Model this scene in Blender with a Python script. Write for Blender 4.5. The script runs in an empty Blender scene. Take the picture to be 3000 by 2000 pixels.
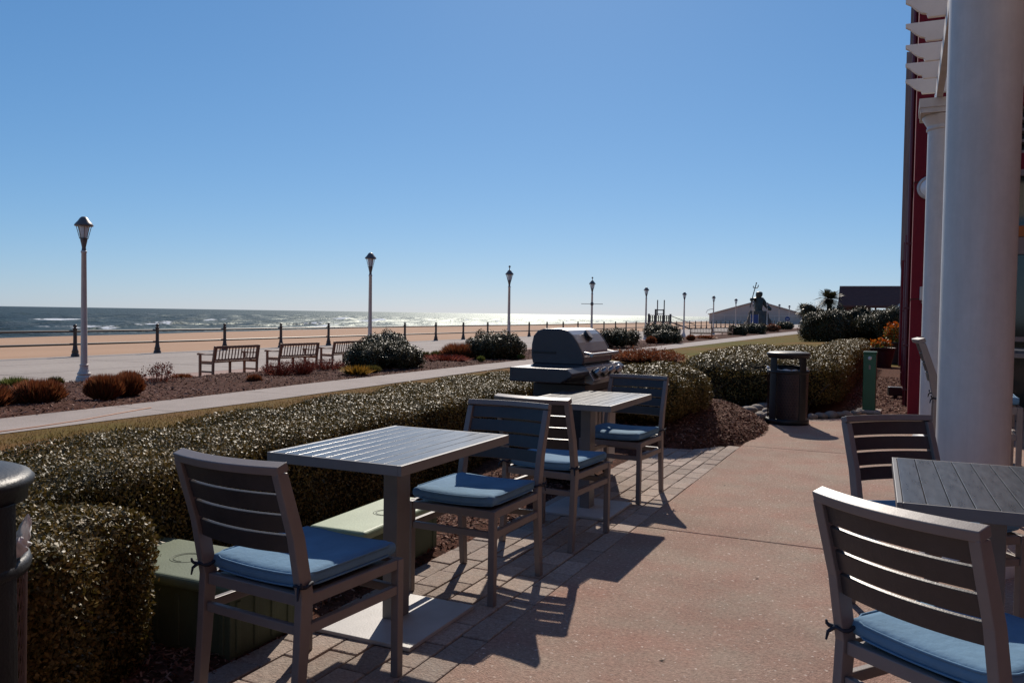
import bpy, bmesh, math, random
import numpy as np
from mathutils import Vector, Matrix, Euler

random.seed(7)
rng = np.random.default_rng(11)
SC = bpy.context.scene
COL = SC.collection
R = math.radians

# ------------------------------------------------------------------ helpers
class MB:
    """collects shapes, then links them as ONE mesh object"""
    def __init__(s):
        s.v = []; s.f = []; s.sm = []

    def add(s, vs, fs, smooth=False):
        o = len(s.v)
        s.v += [tuple(map(float, p)) for p in vs]
        s.f += [tuple(i + o for i in f) for f in fs]
        s.sm += [smooth] * len(fs)
        return s

    def box(s, x0, x1, y0, y1, z0, z1, M=None):
        vs = [(x0, y0, z0), (x1, y0, z0), (x1, y1, z0), (x0, y1, z0), (x0, y0, z1), (x1, y0, z1), (x1, y1, z1), (x0, y1, z1)]
        if M is not None:
            vs = [M @ Vector(p) for p in vs]
        return s.add(vs, [(0, 3, 2, 1), (4, 5, 6, 7), (0, 1, 5, 4), (1, 2, 6, 5), (2, 3, 7, 6), (3, 0, 4, 7)])

    def cbox(s, c, d, rz=0.0, rx=0.0, ry=0.0):
        M = Matrix.Translation(c) @ Euler((rx, ry, rz)).to_matrix().to_4x4()
        return s.box(-d[0] / 2, d[0] / 2, -d[1] / 2, d[1] / 2, -d[2] / 2, d[2] / 2, M)

    def bar(s, p0, p1, w, h, upv=(0, 0, 1)):
        """rectangular bar from p0 to p1, w sideways, h along upv"""
        p0 = Vector(p0); p1 = Vector(p1); d = (p1 - p0).normalized(); u = Vector(upv)
        if abs(d.dot(u)) > .99: u = Vector((0, 1, 0))
        sd = d.cross(u).normalized(); u = sd.cross(d).normalized()
        q = [(-w / 2, -h / 2), (w / 2, -h / 2), (w / 2, h / 2), (-w / 2, h / 2)]
        vs = [p0 + sd * a + u * b for a, b in q] + [p1 + sd * a + u * b for a, b in q]
        return s.add(vs, [(3, 2, 1, 0), (4, 5, 6, 7), (0, 1, 5, 4), (1, 2, 6, 5), (2, 3, 7, 6), (3, 0, 4, 7)])

    def tube(s, path, r, n=8, cap=True):
        path = [Vector(p) for p in path]
        rs = r if isinstance(r, (list, tuple)) else [r] * len(path)
        vs = []; fs = []; prev = None
        for i, p in enumerate(path):
            t = (path[min(i + 1, len(path) - 1)] - path[max(i - 1, 0)]).normalized()
            if prev is None:
                a = Vector((0, 0, 1)) if abs(t.z) < .9 else Vector((1, 0, 0))
                a = t.cross(a).normalized()
            else:
                a = (prev - t * prev.dot(t)).normalized()
            prev = a; b = t.cross(a)
            for k in range(n):
                g = 2 * math.pi * k / n
                vs.append(p + (a * math.cos(g) + b * math.sin(g)) * rs[i])
        for i in range(len(path) - 1):
            for k in range(n):
                fs.append((i * n + k, i * n + (k + 1) % n, (i + 1) * n + (k + 1) % n, (i + 1) * n + k))
        s.add(vs, fs, True)
        if cap:
            m = len(path) - 1
            s.add(vs[:n], [tuple(range(n - 1, -1, -1))]); s.add(vs[m * n:], [tuple(range(n))])
        return s

    def lathe(s, prof, n=24, c=(0, 0, 0), smooth=True, cap=True):
        vs = []; fs = []
        for r_, z in prof:
            for k in range(n):
                g = 2 * math.pi * k / n
                vs.append((c[0] + r_ * math.cos(g), c[1] + r_ * math.sin(g), c[2] + z))
        for i in range(len(prof) - 1):
            for k in range(n):
                fs.append((i * n + k, i * n + (k + 1) % n, (i + 1) * n + (k + 1) % n, (i + 1) * n + k))
        s.add(vs, fs, smooth)
        if cap:
            m = len(prof) - 1
            s.add(vs[:n], [tuple(range(n - 1, -1, -1))]); s.add(vs[m * n:], [tuple(range(n))])
        return s

    def prism(s, poly, a, b, axis='x', M=None):
        """polygon (u,v) extruded from a to b: axis x -> (t,u,v), y -> (u,t,v), z -> (u,v,t)"""
        n = len(poly)
        def P(t, u, v):
            p = (t, u, v) if axis == 'x' else ((u, t, v) if axis == 'y' else (u, v, t))
            return M @ Vector(p) if M is not None else p
        vs = [P(a, u, v) for u, v in poly] + [P(b, u, v) for u, v in poly]
        fs = [tuple(range(n - 1, -1, -1)), tuple(range(n, 2 * n))] + [(i, (i + 1) % n, n + (i + 1) % n, n + i) for i in range(n)]
        return s.add(vs, fs)

    def grid(s, nu, nv, fn, smooth=True, flip=False):
        vs = [fn(i / nu, j / nv) for i in range(nu + 1) for j in range(nv + 1)]
        w = nv + 1
        fs = [((i * w + j), (i + 1) * w + j, (i + 1) * w + j + 1, i * w + j + 1) for i in range(nu) for j in range(nv)]
        if flip: fs = [f[::-1] for f in fs]
        return s.add(vs, fs, smooth)

    def sphere(s, c, r, nu=14, nv=8):
        c = Vector(c); r = (r, r, r) if not isinstance(r, (tuple, list)) else r
        return s.grid(nu, nv, lambda u, v: (c.x + r[0] * math.cos(2 * math.pi * u) * math.sin(math.pi * v), c.y + r[1] * math.sin(2 * math.pi * u) * math.sin(math.pi * v), c.z - r[2] * math.cos(math.pi * v)))

    def build(s, name, m, parent=None, bevel=0, seg=2, fixn=False):
        me = bpy.data.meshes.new(name)
        me.from_pydata(s.v, [], s.f)
        me.polygons.foreach_set('use_smooth', s.sm)
        if fixn:
            bm = bmesh.new(); bm.from_mesh(me)
            bmesh.ops.remove_doubles(bm, verts=bm.verts, dist=1e-5)
            bmesh.ops.recalc_face_normals(bm, faces=bm.faces); bm.to_mesh(me); bm.free()
        if m is not None: me.materials.append(m)
        me.update()
        return link(name, me, parent, bevel, seg)

def link(name, me, parent=None, bevel=0, seg=2):
    o = bpy.data.objects.new(name, me); COL.objects.link(o)
    if parent is not None: o.parent = parent
    if bevel:
        b = o.modifiers.new('bevel', 'BEVEL'); b.width = bevel; b.segments = seg; b.limit_method = 'ANGLE'; b.angle_limit = R(40)
        b.harden_normals = False
    return o

def quads(name, V, nper, m, parent=None, smooth=False):
    """V: (N*nper,3) array, faces of nper consecutive verts"""
    V = np.ascontiguousarray(V, dtype=np.float32); n = len(V); nf = n // nper
    me = bpy.data.meshes.new(name)
    me.vertices.add(n); me.loops.add(n); me.polygons.add(nf)
    me.vertices.foreach_set('co', V.ravel())
    me.loops.foreach_set('vertex_index', np.arange(n, dtype=np.int32))
    me.polygons.foreach_set('loop_start', np.arange(0, n, nper, dtype=np.int32))
    me.polygons.foreach_set('loop_total', np.full(nf, nper, dtype=np.int32))
    me.update(calc_edges=True)
    if m is not None: me.materials.append(m)
    return link(name, me, parent)

def thing(name, label, cat, loc=(0, 0, 0), rz=0.0, group=None):
    o = bpy.data.objects.new(name, None); COL.objects.link(o)
    o.location = loc; o.rotation_euler = (0, 0, rz); o.empty_display_size = .1
    return tag(o, label, cat, group)

def tag(o, label, cat, group=None):
    o['label'] = label; o['category'] = cat
    if group: o['group'] = group
    return o

def kind(o, k):
    o['kind'] = k
    return o

def dup(root, loc, rz, label, group=None):
    r = root.copy(); COL.objects.link(r); r.location = loc; r.rotation_euler = (0, 0, rz); r['label'] = label
    if group: r['group'] = group
    for ch in list(root.children):
        c = ch.copy(); COL.objects.link(c); c.parent = r
        for g in list(ch.children):
            d = g.copy(); COL.objects.link(d); d.parent = c
    return r

def gz(x):
    return float(np.interp(x, [-40, -29, -18, -11.6, -10, -3, 0], [-.6, -.6, -.6, -.3, -.3, 0, 0]))

# ------------------------------------------------------------------ materials
def mat(name, col, rough=.6, metal=0., var=.15, vs=3., bump=0., bs=60., spec=.5, island=0., col2=None, streak=None, rvar=0., spots=None, grain=None, stain=False):
    m = bpy.data.materials.new(name); m.use_nodes = True
    nt = m.node_tree; N = nt.nodes; L = nt.links
    b = N['Principled BSDF']; b.inputs['Roughness'].default_value = rough; b.inputs['Metallic'].default_value = metal
    b.inputs['Specular IOR Level'].default_value = spec
    tc = N.new('ShaderNodeTexCoord'); src = tc.outputs['Object']
    if streak:
        mp = N.new('ShaderNodeMapping'); mp.inputs['Scale'].default_value = streak; L.new(src, mp.inputs[0]); src = mp.outputs[0]
    c2 = col2 if col2 else tuple(min(1, c * (1 + var)) for c in col)
    c1 = col if col2 else tuple(c * (1 - var) for c in col)
    nz = N.new('ShaderNodeTexNoise'); nz.inputs['Scale'].default_value = vs; nz.inputs['Detail'].default_value = 6; nz.inputs['Roughness'].default_value = .65
    L.new(src, nz.inputs['Vector'])
    rp = N.new('ShaderNodeValToRGB'); rp.color_ramp.elements[0].position = .32; rp.color_ramp.elements[1].position = .68
    rp.color_ramp.elements[0].color = (*c1, 1); rp.color_ramp.elements[1].color = (*c2, 1)
    L.new(nz.outputs['Fac'], rp.inputs[0]); out = rp.outputs[0]
    if spots:
        sc_, lo, sc2, f = spots       # colour, threshold, scale, factor : small specks
        n2 = N.new('ShaderNodeTexNoise'); n2.inputs['Scale'].default_value = sc2; n2.inputs['Detail'].default_value = 2
        L.new(tc.outputs['Object'], n2.inputs['Vector'])
        mr = N.new('ShaderNodeMapRange'); mr.inputs[1].default_value = lo; mr.inputs[2].default_value = lo + .06; mr.inputs[4].default_value = f
        L.new(n2.outputs['Fac'], mr.inputs[0])
        mx = N.new('ShaderNodeMix'); mx.data_type = 'RGBA'; L.new(mr.outputs[0], mx.inputs[0]); L.new(out, mx.inputs[6]); mx.inputs[7].default_value = (*sc_, 1)
        out = mx.outputs[2]
    if grain:                          # fine light and dark mottling
        n4 = N.new('ShaderNodeTexNoise'); n4.inputs['Scale'].default_value = grain[1]; n4.inputs['Detail'].default_value = 3; n4.inputs['Roughness'].default_value = .8
        L.new(tc.outputs['Object'], n4.inputs['Vector'])
        mr = N.new('ShaderNodeMapRange'); mr.inputs[1].default_value = .3; mr.inputs[2].default_value = .7; mr.inputs[3].default_value = 1 - grain[0]; mr.inputs[4].default_value = 1 + grain[0]
        L.new(n4.outputs['Fac'], mr.inputs[0])
        hv = N.new('ShaderNodeHueSaturation'); L.new(mr.outputs[0], hv.inputs['Value']); L.new(out, hv.inputs['Color']); out = hv.outputs[0]
    if stain:                          # worn dark blotches
        n5 = N.new('ShaderNodeTexNoise'); n5.inputs['Scale'].default_value = .9; n5.inputs['Detail'].default_value = 7; n5.inputs['Roughness'].default_value = .72
        L.new(tc.outputs['Object'], n5.inputs['Vector'])
        mr = N.new('ShaderNodeMapRange'); mr.inputs[1].default_value = .36; mr.inputs[2].default_value = .56; mr.inputs[3].default_value = .84; mr.inputs[4].default_value = 1.03
        L.new(n5.outputs['Fac'], mr.inputs[0])
        hv = N.new('ShaderNodeHueSaturation'); L.new(mr.outputs[0], hv.inputs['Value']); L.new(out, hv.inputs['Color']); out = hv.outputs[0]
    if island:
        g = N.new('ShaderNodeNewGeometry'); hs = N.new('ShaderNodeHueSaturation')
        mr = N.new('ShaderNodeMapRange'); mr.inputs[3].default_value = 1 - island; mr.inputs[4].default_value = 1 + island
        L.new(g.outputs['Random Per Island'], mr.inputs[0]); L.new(mr.outputs[0], hs.inputs['Value']); L.new(out, hs.inputs['Color']); out = hs.outputs[0]
    L.new(out, b.inputs['Base Color'])
    if rvar:
        mr = N.new('ShaderNodeMapRange'); mr.inputs[3].default_value = rough - rvar; mr.inputs[4].default_value = rough + rvar
        L.new(nz.outputs['Fac'], mr.inputs[0]); L.new(mr.outputs[0], b.inputs['Roughness'])
    if bump:
        n3 = N.new('ShaderNodeTexNoise'); n3.inputs['Scale'].default_value = bs; n3.inputs['Detail'].default_value = 4
        L.new(src, n3.inputs['Vector'])
        bp = N.new('ShaderNodeBump'); bp.inputs['Strength'].default_value = bump; bp.inputs['Distance'].default_value = .01
        L.new(n3.outputs['Fac'], bp.inputs['Height']); L.new(bp.outputs[0], b.inputs['Normal'])
    return m

def leafmat(name, cols, rough=.35, trans=.2, spec=.5, patch=0.):
    """per-leaf colour from a ramp; part of the light comes through"""
    m = bpy.data.materials.new(name); m.use_nodes = True
    nt = m.node_tree; N = nt.nodes; L = nt.links
    b = N['Principled BSDF']; b.inputs['Roughness'].default_value = rough; b.inputs['Specular IOR Level'].default_value = spec
    g = N.new('ShaderNodeNewGeometry'); rp = N.new('ShaderNodeValToRGB')
    e = rp.color_ramp.elements
    while len(e) < len(cols): e.new(.5)
    for i, c in enumerate(cols):
        e[i].position = i / (len(cols) - 1); e[i].color = (*c, 1)
    f = g.outputs['Random Per Island']
    if patch:
        tc = N.new('ShaderNodeTexCoord'); nz = N.new('ShaderNodeTexNoise'); nz.inputs['Scale'].default_value = 1.7; nz.inputs['Detail'].default_value = 3
        L.new(tc.outputs['Object'], nz.inputs['Vector'])
        mr = N.new('ShaderNodeMapRange'); mr.inputs[1].default_value = .3; mr.inputs[2].default_value = .7
        L.new(nz.outputs['Fac'], mr.inputs[0])
        mx = N.new('ShaderNodeMix'); mx.inputs[0].default_value = patch; L.new(f, mx.inputs[2]); L.new(mr.outputs[0], mx.inputs[3]); f = mx.outputs[0]
    L.new(f, rp.inputs[0]); L.new(rp.outputs[0], b.inputs['Base Color'])
    t = N.new('ShaderNodeBsdfTranslucent'); L.new(rp.outputs[0], t.inputs[0])
    ms = N.new('ShaderNodeMixShader'); ms.inputs[0].default_value = trans
    L.new(b.outputs[0], ms.inputs[1]); L.new(t.outputs[0], ms.inputs[2]); L.new(ms.outputs[0], N['Material Output'].inputs[0])
    return m

M = {}
M['frame'] = mat('taupe_powder_coat', (.19, .158, .146), .46, 0., .08, 9, .05, 300, .5)
M['slat'] = mat('charcoal_slat', (.04, .034, .034), .42, 0., .15, 12, .08, 200, .5)
M['tabletop'] = mat('grey_table_slat', (.074, .082, .096), .29, 0., .25, 7, .03, 220, .30, streak=(9, 1, 1), rvar=.06)
M['pole'] = mat('grey_table_pole', (.17, .16, .152), .42, 0., .08, 8)
M['plate'] = mat('pale_base_plate', (.42, .40, .385), .5, 0., .10, 7, .1, 120)
M['cushion'] = mat('blue_canvas', (.12, .235, .355), .85, 0., .10, 9, .30, 38, .25)
M['tie'] = mat('navy_strap', (.012, .016, .03), .7)
M['concrete'] = mat('patio_concrete', (.37, .218, .168), .9, 0., .2, 2.6, .9, 150, .15, col2=(.36, .278, .218), spots=((.74, .62, .54), .655, 48, .85), grain=(.34, 60), stain=True)
M['paver'] = mat('paver_brick', (.35, .265, .22), .9, 0., .18, 9, .7, 120, .15, island=.2, col2=(.37, .31, .265), grain=(.3, 60))
M['joint'] = mat('joint_dirt', (.06, .045, .035), .95, 0., .3, 20, .3, 90, .1)
M['mulch'] = mat('shredded_bark', (.034, .015, .009), .95, 0, .5, 16, 1.0, 40, .05, col2=(.13, .056, .038), grain=(.6, 38))
M['chip'] = leafmat('bark_chip', [(.05, .02, .013), (.14, .058, .038), (.23, .11, .075), (.36, .22, .16)], .85, .0, .12)
M['soil'] = mat('ground_soil', (.10, .075, .05), .95, 0, .3, .8, .5, 20, .1)
M['lawn'] = mat('dormant_lawn', (.082, .090, .008), .95, 0, .4, .14, .4, 55, .05, col2=(.175, .085, .022), grain=(.25, 30))
M['drylawn'] = mat('dry_brown_lawn', (.185, .088, .036), .95, 0, .4, .45, .5, 55, .05, col2=(.125, .092, .022), grain=(.28, 30))
M['path'] = mat('path_concrete', (.37, .31, .27), .9, 0, .1, 1.4, .3, 160, .15, spots=((.22, .19, .17), .66, 60, .5), grain=(.2, 45))
M['boardwalk'] = mat('boardwalk_concrete', (.345, .29, .248), .9, 0, .12, .35, .2, 60, .15, col2=(.40, .34, .29), grain=(.12, 8))
M['pinkpave'] = mat('boardwalk_pink_strip', (.36, .235, .19), .9, 0, .12, 3, .2, 60, .2)
M['sand'] = mat('beach_sand', (.46, .285, .178), .95, 0, .07, .25, .6, 6, .1, streak=(1, .25, 1))
M['railing'] = mat('bronze_painted_iron', (.045, .026, .019), .45, 0., .2, 9, 0, 50, .5)
M['teak'] = mat('weathered_teak', (.27, .13, .07), .55, 0, .3, 8, .2, 80, .4, streak=(1, 1, 6))
M['lamp'] = mat('lamp_cream_paint', (.58, .49, .42), .42, 0, .07, 5, 0, 50, .5)
M['bronze'] = mat('dark_bronze', (.14, .11, .095), .42, .1, .2, 8)
M['frost'] = mat('frosted_lamp_glass', (.8, .84, .84), .25, 0, .03, 3)
M['white'] = mat('white_trim_paint', (.56, .525, .49), .45, 0, .09, 1.6, .06, 60, .5, streak=(5, 5, .5), grain=(.05, 9))
M['rafter'] = mat('bounce_lit_rafter_paint', (.74, .67, .60), .5, 0, .07, 3, .04, 60, .4)  # white pergola paint made lighter to stand in for light bounced off the patio
M['red'] = mat('red_stucco', (.19, .010, .020), .75, 0, .12, 2, .15, 130, .3)
M['redgloss'] = mat('red_downpipe_paint', (.16, .012, .02), .35, 0, .1, 3)
M['tan'] = mat('tan_siding', (.33, .235, .20), .75, 0, .1, 1.2)
M['dark'] = mat('black_plastic', (.012, .012, .013), .38, 0, .2, 6, .05, 200, .5)
M['binmetal'] = mat('bin_coated_steel', (.016, .0155, .017), .46, 0, .3, 7, .15, 130, .32)
M['mesh'] = mat('bin_perforated_steel', (.10, .055, .046), .5, .1, .2, 6)
M['bag'] = mat('white_plastic_bag', (.72, .72, .74), .35, 0, .05, 12, .5, 30, .5)
M['steel'] = mat('grill_stainless', (.34, .32, .32), .38, 1., .06, 5, .0, 300, .5, streak=(1, 14, 14), rvar=.04)
M['grillend'] = mat('grill_grey_casting', (.05, .048, .056), .38, .2, .1, 8, .1, 250)
M['grillcart'] = mat('grill_dark_panel', (.028, .025, .028), .4, .2, .15, 4)
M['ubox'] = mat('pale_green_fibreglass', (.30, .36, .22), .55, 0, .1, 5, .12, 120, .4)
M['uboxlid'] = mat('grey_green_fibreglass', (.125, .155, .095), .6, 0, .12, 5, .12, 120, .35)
M['uboxshade'] = mat('shaded_green_fibreglass', (.075, .095, .055), .6, 0, .15, 5, .12, 120, .3)  # box body green, darkened in colour to stand for its shade
M['green'] = mat('green_painted_steel', (.012, .088, .036), .42, 0, .12, 6, .05, 120)
M['rock'] = mat('river_stone', (.22, .175, .145), .85, 0, .25, 9, .4, 50)
M['brick'] = mat('loose_brick', (.26, .13, .10), .9, 0, .2, 12, .4, 90)
M['glass'] = mat('dark_window_glass', (.012, .018, .016), .06, 0, .3, 1.2, 0, 10, .6)
M['winframe'] = mat('window_frame_grey', (.23, .17, .155), .5, 0, .06, 3)
M['orange'] = mat('orange_sill_band', (.42, .12, .02), .6, 0, .15, 4)
M['canvas'] = mat('grey_marquee_fabric', (.50, .39, .33), .8, 0, .06, .4)
M['roofbrown'] = mat('brown_shingle', (.15, .062, .05), .85, 0, .2, 2.5, .3, 8, .2, streak=(1, 6, 6))
M['statue'] = mat('weathered_bronze', (.045, .045, .036), .5, .35, .35, 2)
M['rockbase'] = mat('rough_rock_base', (.10, .075, .06), .9, 0, .35, 1.5, .8, 4)
M['timber'] = mat('grey_timber', (.085, .07, .062), .8, 0, .2, 3)
M['bark'] = mat('shrub_bark', (.05, .034, .024), .9, 0, .3, 20, .4, 60)
M['core'] = mat('hedge_twig_mass', (.022, .018, .010), .95, 0, .4, 30, .6, 60, .1)
M['terracotta'] = mat('brown_planter', (.05, .03, .028), .55, 0, .15, 5)
M['signblue'] = mat('blue_sign_paint', (.03, .05, .16), .5, 0, .05, 3)
M['hedgeleaf'] = leafmat('hedge_leaf', [(.030, .028, .007), (.080, .062, .012), (.175, .115, .028), (.34, .235, .09)], .48, .18, .30, .3)
M['bushleaf'] = leafmat('bush_leaf', [(.018, .022, .009), (.042, .043, .016), (.088, .072, .032), (.19, .14, .08)], .46, .16, .28, .3)
M['darkleaf'] = leafmat('dark_leaf', [(.012, .018, .008), (.03, .036, .014), (.06, .056, .024), (.12, .09, .045)], .4, .2, .5, .3)
M['rust'] = leafmat('rust_stem', [(.10, .024, .010), (.20, .055, .022), (.30, .095, .036), (.22, .11, .045)], .6, .25, .2)
M['redtwig'] = leafmat('red_twig', [(.08, .016, .012), (.16, .03, .02), (.22, .055, .03)], .6, .2, .2)
M['yellow'] = leafmat('yellow_blade', [(.14, .08, .012), (.28, .14, .015), (.36, .20, .03)], .55, .3, .2)
M['lime'] = leafmat('lime_leaf', [(.07, .09, .015), (.13, .15, .03), (.2, .2, .05)], .5, .3, .2)
M['olive'] = leafmat('olive_tuft', [(.05, .05, .012), (.10, .085, .02), (.16, .12, .03)], .55, .3, .2)
M['grass'] = leafmat('lawn_blade', [(.06, .065, .012), (.14, .09, .025), (.21, .115, .045), (.28, .16, .07)], .6, .3, .2, .6)
M['flower'] = leafmat('orange_petal', [(.36, .06, .008), (.50, .115, .012), (.56, .19, .02)], .6, .3, .2)
M['palmleaf'] = leafmat('palm_frond', [(.03, .04, .014), (.06, .065, .02), (.12, .07, .04)], .45, .2, .4)

# ------------------------------------------------------------------ camera
F_, PITCH, YAW, ROLL = 2450.0, math.atan(81 / 2450.0), R(25.1), .0150
fw0 = Vector((-math.sin(YAW), math.cos(YAW), 0)); rt0 = Vector((math.cos(YAW), math.sin(YAW), 0)); up0 = Vector((0, 0, 1))
fw = fw0 * math.cos(PITCH) - up0 * math.sin(PITCH); up = up0 * math.cos(PITCH) + fw0 * math.sin(PITCH)
rr = rt0 * math.cos(ROLL) + up * math.sin(ROLL); uu = up * math.cos(ROLL) - rt0 * math.sin(ROLL)
cam = bpy.data.cameras.new('camera'); cam.sensor_width = 36; cam.lens = F_ * 36 / 3000; cam.clip_end = 60000; cam.clip_start = .05
co = bpy.data.objects.new('camera', cam); COL.objects.link(co)
m4 = Matrix(((rr.x, uu.x, -fw.x, 0), (rr.y, uu.y, -fw.y, 0), (rr.z, uu.z, -fw.z, 1.28), (0, 0, 0, 1)))
co.matrix_world = m4; SC.camera = co

# ------------------------------------------------------------------ daylight
SUN_EL, SUN_AZ = R(36.6), R(21.0)            # azimuth counted from +Y towards -X
sdir = Vector((-math.sin(SUN_AZ) * math.cos(SUN_EL), math.cos(SUN_AZ) * math.cos(SUN_EL), math.sin(SUN_EL)))
sl = bpy.data.lights.new('sun', 'SUN'); sl.energy = 4.7; sl.angle = R(.53); sl.color = (1, .905, .79)
so = bpy.data.objects.new('sun', sl); COL.objects.link(so); so.rotation_euler = (-sdir).to_track_quat('-Z', 'Y').to_euler()
W = bpy.data.worlds.new('World'); SC.world = W; W.use_nodes = True
nt = W.node_tree; bgn = nt.nodes['Background']; sk = nt.nodes.new('ShaderNodeTexSky'); sk.sky_type = 'NISHITA'
sk.sun_disc = False; sk.sun_elevation = SUN_EL; sk.sun_rotation = -SUN_AZ
sk.altitude = 0; sk.air_density = .8; sk.dust_density = .15; sk.ozone_density = 5.0
# clear dry sky: soften the step from horizon to zenith, channel by channel
sp = nt.nodes.new('ShaderNodeSeparateColor'); cb = nt.nodes.new('ShaderNodeCombineColor'); nt.links.new(sk.outputs[0], sp.inputs[0])
for i_, (p_, k_) in enumerate(((.94, .674), (.72, 1.224), (.58, 2.03))):
    a_ = nt.nodes.new('ShaderNodeMath'); a_.operation = 'POWER'; a_.inputs[1].default_value = p_; nt.links.new(sp.outputs[i_], a_.inputs[0])
    b_ = nt.nodes.new('ShaderNodeMath'); b_.operation = 'MULTIPLY'; b_.inputs[1].default_value = k_; nt.links.new(a_.outputs[0], b_.inputs[0])
    nt.links.new(b_.outputs[0], cb.inputs[i_])
nt.links.new(cb.outputs[0], bgn.inputs[0]); bgn.inputs[1].default_value = .1
vs_ = SC.view_settings; vs_.view_transform = 'Standard'; vs_.look = 'None'; vs_.gamma = 1; vs_.exposure = 0.0; vs_.use_curve_mapping = False

# ------------------------------------------------------------------ the setting
def strip(name, xs, ys, off, m, zf=gz):
    b = MB(); xs = list(xs); ys = list(ys)
    vs = [(x, y, zf(x) + off) for x in xs for y in ys]; w = len(ys)
    b.add(vs, [(i * w + j, (i + 1) * w + j, (i + 1) * w + j + 1, i * w + j + 1) for i in range(len(xs) - 1) for j in range(w - 1)], True)
    return kind(b.build(name, m), 'structure')

YS = [-400, -60, -10, -2, 0, 3, 6, 9, 12, 16, 20, 30, 45, 60, 80, 110, 150, 220, 400, 1500, 20000]
strip('ground', [-29.1, -18, -14, -11.6, -10, -8, -6, -4.5, -3, 0, 8, 60, 400, 20000], YS, -.05, M['soil'])
strip('lawn', [-10.6, -9, -8, -7, -6, -5, -4, -3], [27, 30, 40, 60, 90, 130], -.012, M['lawn'])
strip('dry_lawn', [-10.6, -9, -8, -7, -6, -5, -4, -3], [-30, -5, 0, 5, 10, 15, 20, 27], -.012, M['drylawn'])
strip('lawn_beside_hedge', [-3, -2, -1, 0, 1.5], [12.9, 20, 30, 40, 60, 90, 130], -.012, M['lawn'])

# patio of cast slabs with open joints
b = MB()
ye = [-2.6, 1.32, 4.92, 8.52, 12.42]
for i in range(4):
    xl, xr = -1.438, 2.3
    if i < 3: b.box(xl, xr, ye[i] + .006, ye[i + 1] - .006, -.16, 0)
    else: b.prism([(xl, ye[i] + .006), (xr, ye[i] + .006), (xr, 12.414), (-.13, 12.414), (-.80, 11.4), (xl, 10.9)], -.16, 0, 'z')
    b.box(xr + .012, 6.5, ye[i] + .006, ye[i + 1] - .006, -.16, 0)
kind(b.build('patio', M['concrete'], bevel=.006, seg=2), 'structure')
# paver strip: rectangular bricks laid lengthways
b = MB(); bw, bl = .1255, .232
for i in range(6):
    x0 = -2.192 + i * bw
    for j in range(-9, 36):
        y0 = j * bl + (bl * .5 if i % 2 else 0)
        z = rng.uniform(-.004, .001); t = rng.uniform(-.0015, .0015)
        if x0 < -2.15 and rng.random() < .06: continue
        q = .0035
        b.add([(x0 + q, y0 + q, -.06), (x0 + bw - q, y0 + q, -.06), (x0 + bw - q, y0 + bl - q, -.06), (x0 + q, y0 + bl - q, -.06),
               (x0 + q, y0 + q, z), (x0 + bw - q, y0 + q, z + t), (x0 + bw - q, y0 + bl - q, z + t), (x0 + q, y0 + bl - q, z)],
              [(0, 3, 2, 1), (4, 5, 6, 7), (0, 1, 5, 4), (1, 2, 6, 5), (2, 3, 7, 6), (3, 0, 4, 7)])
kind(b.build('paver_strip', M['paver'], bevel=.005, seg=2), 'structure')
b = MB(); b.box(-2.19, -1.44, -2.4, 8.4, -.10, -.011); kind(b.build('paver_sand_bed', M['joint']), 'structure')

# garden path
pn = [(-30, -10.0), (-4, -10.0), (7, -10.02), (11, -9.98), (15, -10.15), (23, -10.5), (32, -10.2), (43, -10.1), (62, -9.9), (86, -9.35), (120, -8.6)]
pf = [(-30, -11.35), (-4, -11.35), (7, -11.4), (11, -11.42), (15, -11.65), (23, -11.85), (32, -11.7), (43, -11.62), (62, -11.9), (86, -11.95), (120, -11.6)]
def itp(t, y): return float(np.interp(y, [p[0] for p in t], [p[1] for p in t]))
b = MB(); y = -12.0
while y < 118:
    L_ = 3.05; ya, yb = y + .008, y + L_ - .008
    k = 2
    for s in range(k):
        u0, u1 = ya + (yb - ya) * s / k, ya + (yb - ya) * (s + 1) / k
        vs = []
        for yy in (u0, u1):
            for xx in (itp(pn, yy), itp(pf, yy)):
                vs.append((xx, yy, gz(xx) + .012))
        b.add(vs, [(0, 2, 3, 1)])
    y += L_
kind(b.build('garden_path', M['path']), 'structure')
b = MB(); pts = [(-10.12, 5.2), (-10.16, 6.3), (-10.2, 7.2), (-10.32, 8.0), (-10.52, 8.7), (-10.72, 9.5)]
b.tube([(x, y, gz(x) + .014) for x, y in pts], .012, 6); kind(b.build('path_edge_line', M['orange']), 'structure')

# long planting bed of bark mulch between path and boardwalk
def bed_edge(y): return float(np.interp(y, [-30, 11, 14.6, 15.6, 17, 60, 160], [-19.2, -19.2, -18.75, -17.6, -17.15, -17.2, -17.3]))
b = MB(); nu, nv = 26, 220
def bedf(u, v):
    y = -12 + v * 150
    x0, x1 = itp(pf, y) + .05, bed_edge(y)
    x = x0 + (x1 - x0) * u
    h = .10 * math.sin(math.pi * u) * (1 + .5 * math.sin(y * .9 + u * 4)) + .03 * math.sin(y * 2.3) * math.sin(u * 9)
    if u in (0, 1): h = -.05
    return (x, y, gz(x) + .02 + h)
b.grid(nu, nv, bedf, flip=False)
kind(b.build('mulch_bed', M['mulch']), 'structure')

# boardwalk: cast bays with joints, a pinkish strip along the near side
b = MB()
xs = [-28.95, -25.6, -22.2, -19.0]
for i in range(3):
    y = -40.0
    while y < 420:
        b.box(xs[i] + .02, xs[i + 1] - .02, y + .02, y + 6.06, -1.6, -.6); y += 6.085
kind(b.build('boardwalk', M['boardwalk']), 'structure')
b = MB(); b.box(-19.0, -16.9, -40, 420, -.8, -.602); kind(b.build('boardwalk_edge_strip', M['pinkpave']), 'structure')

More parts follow.
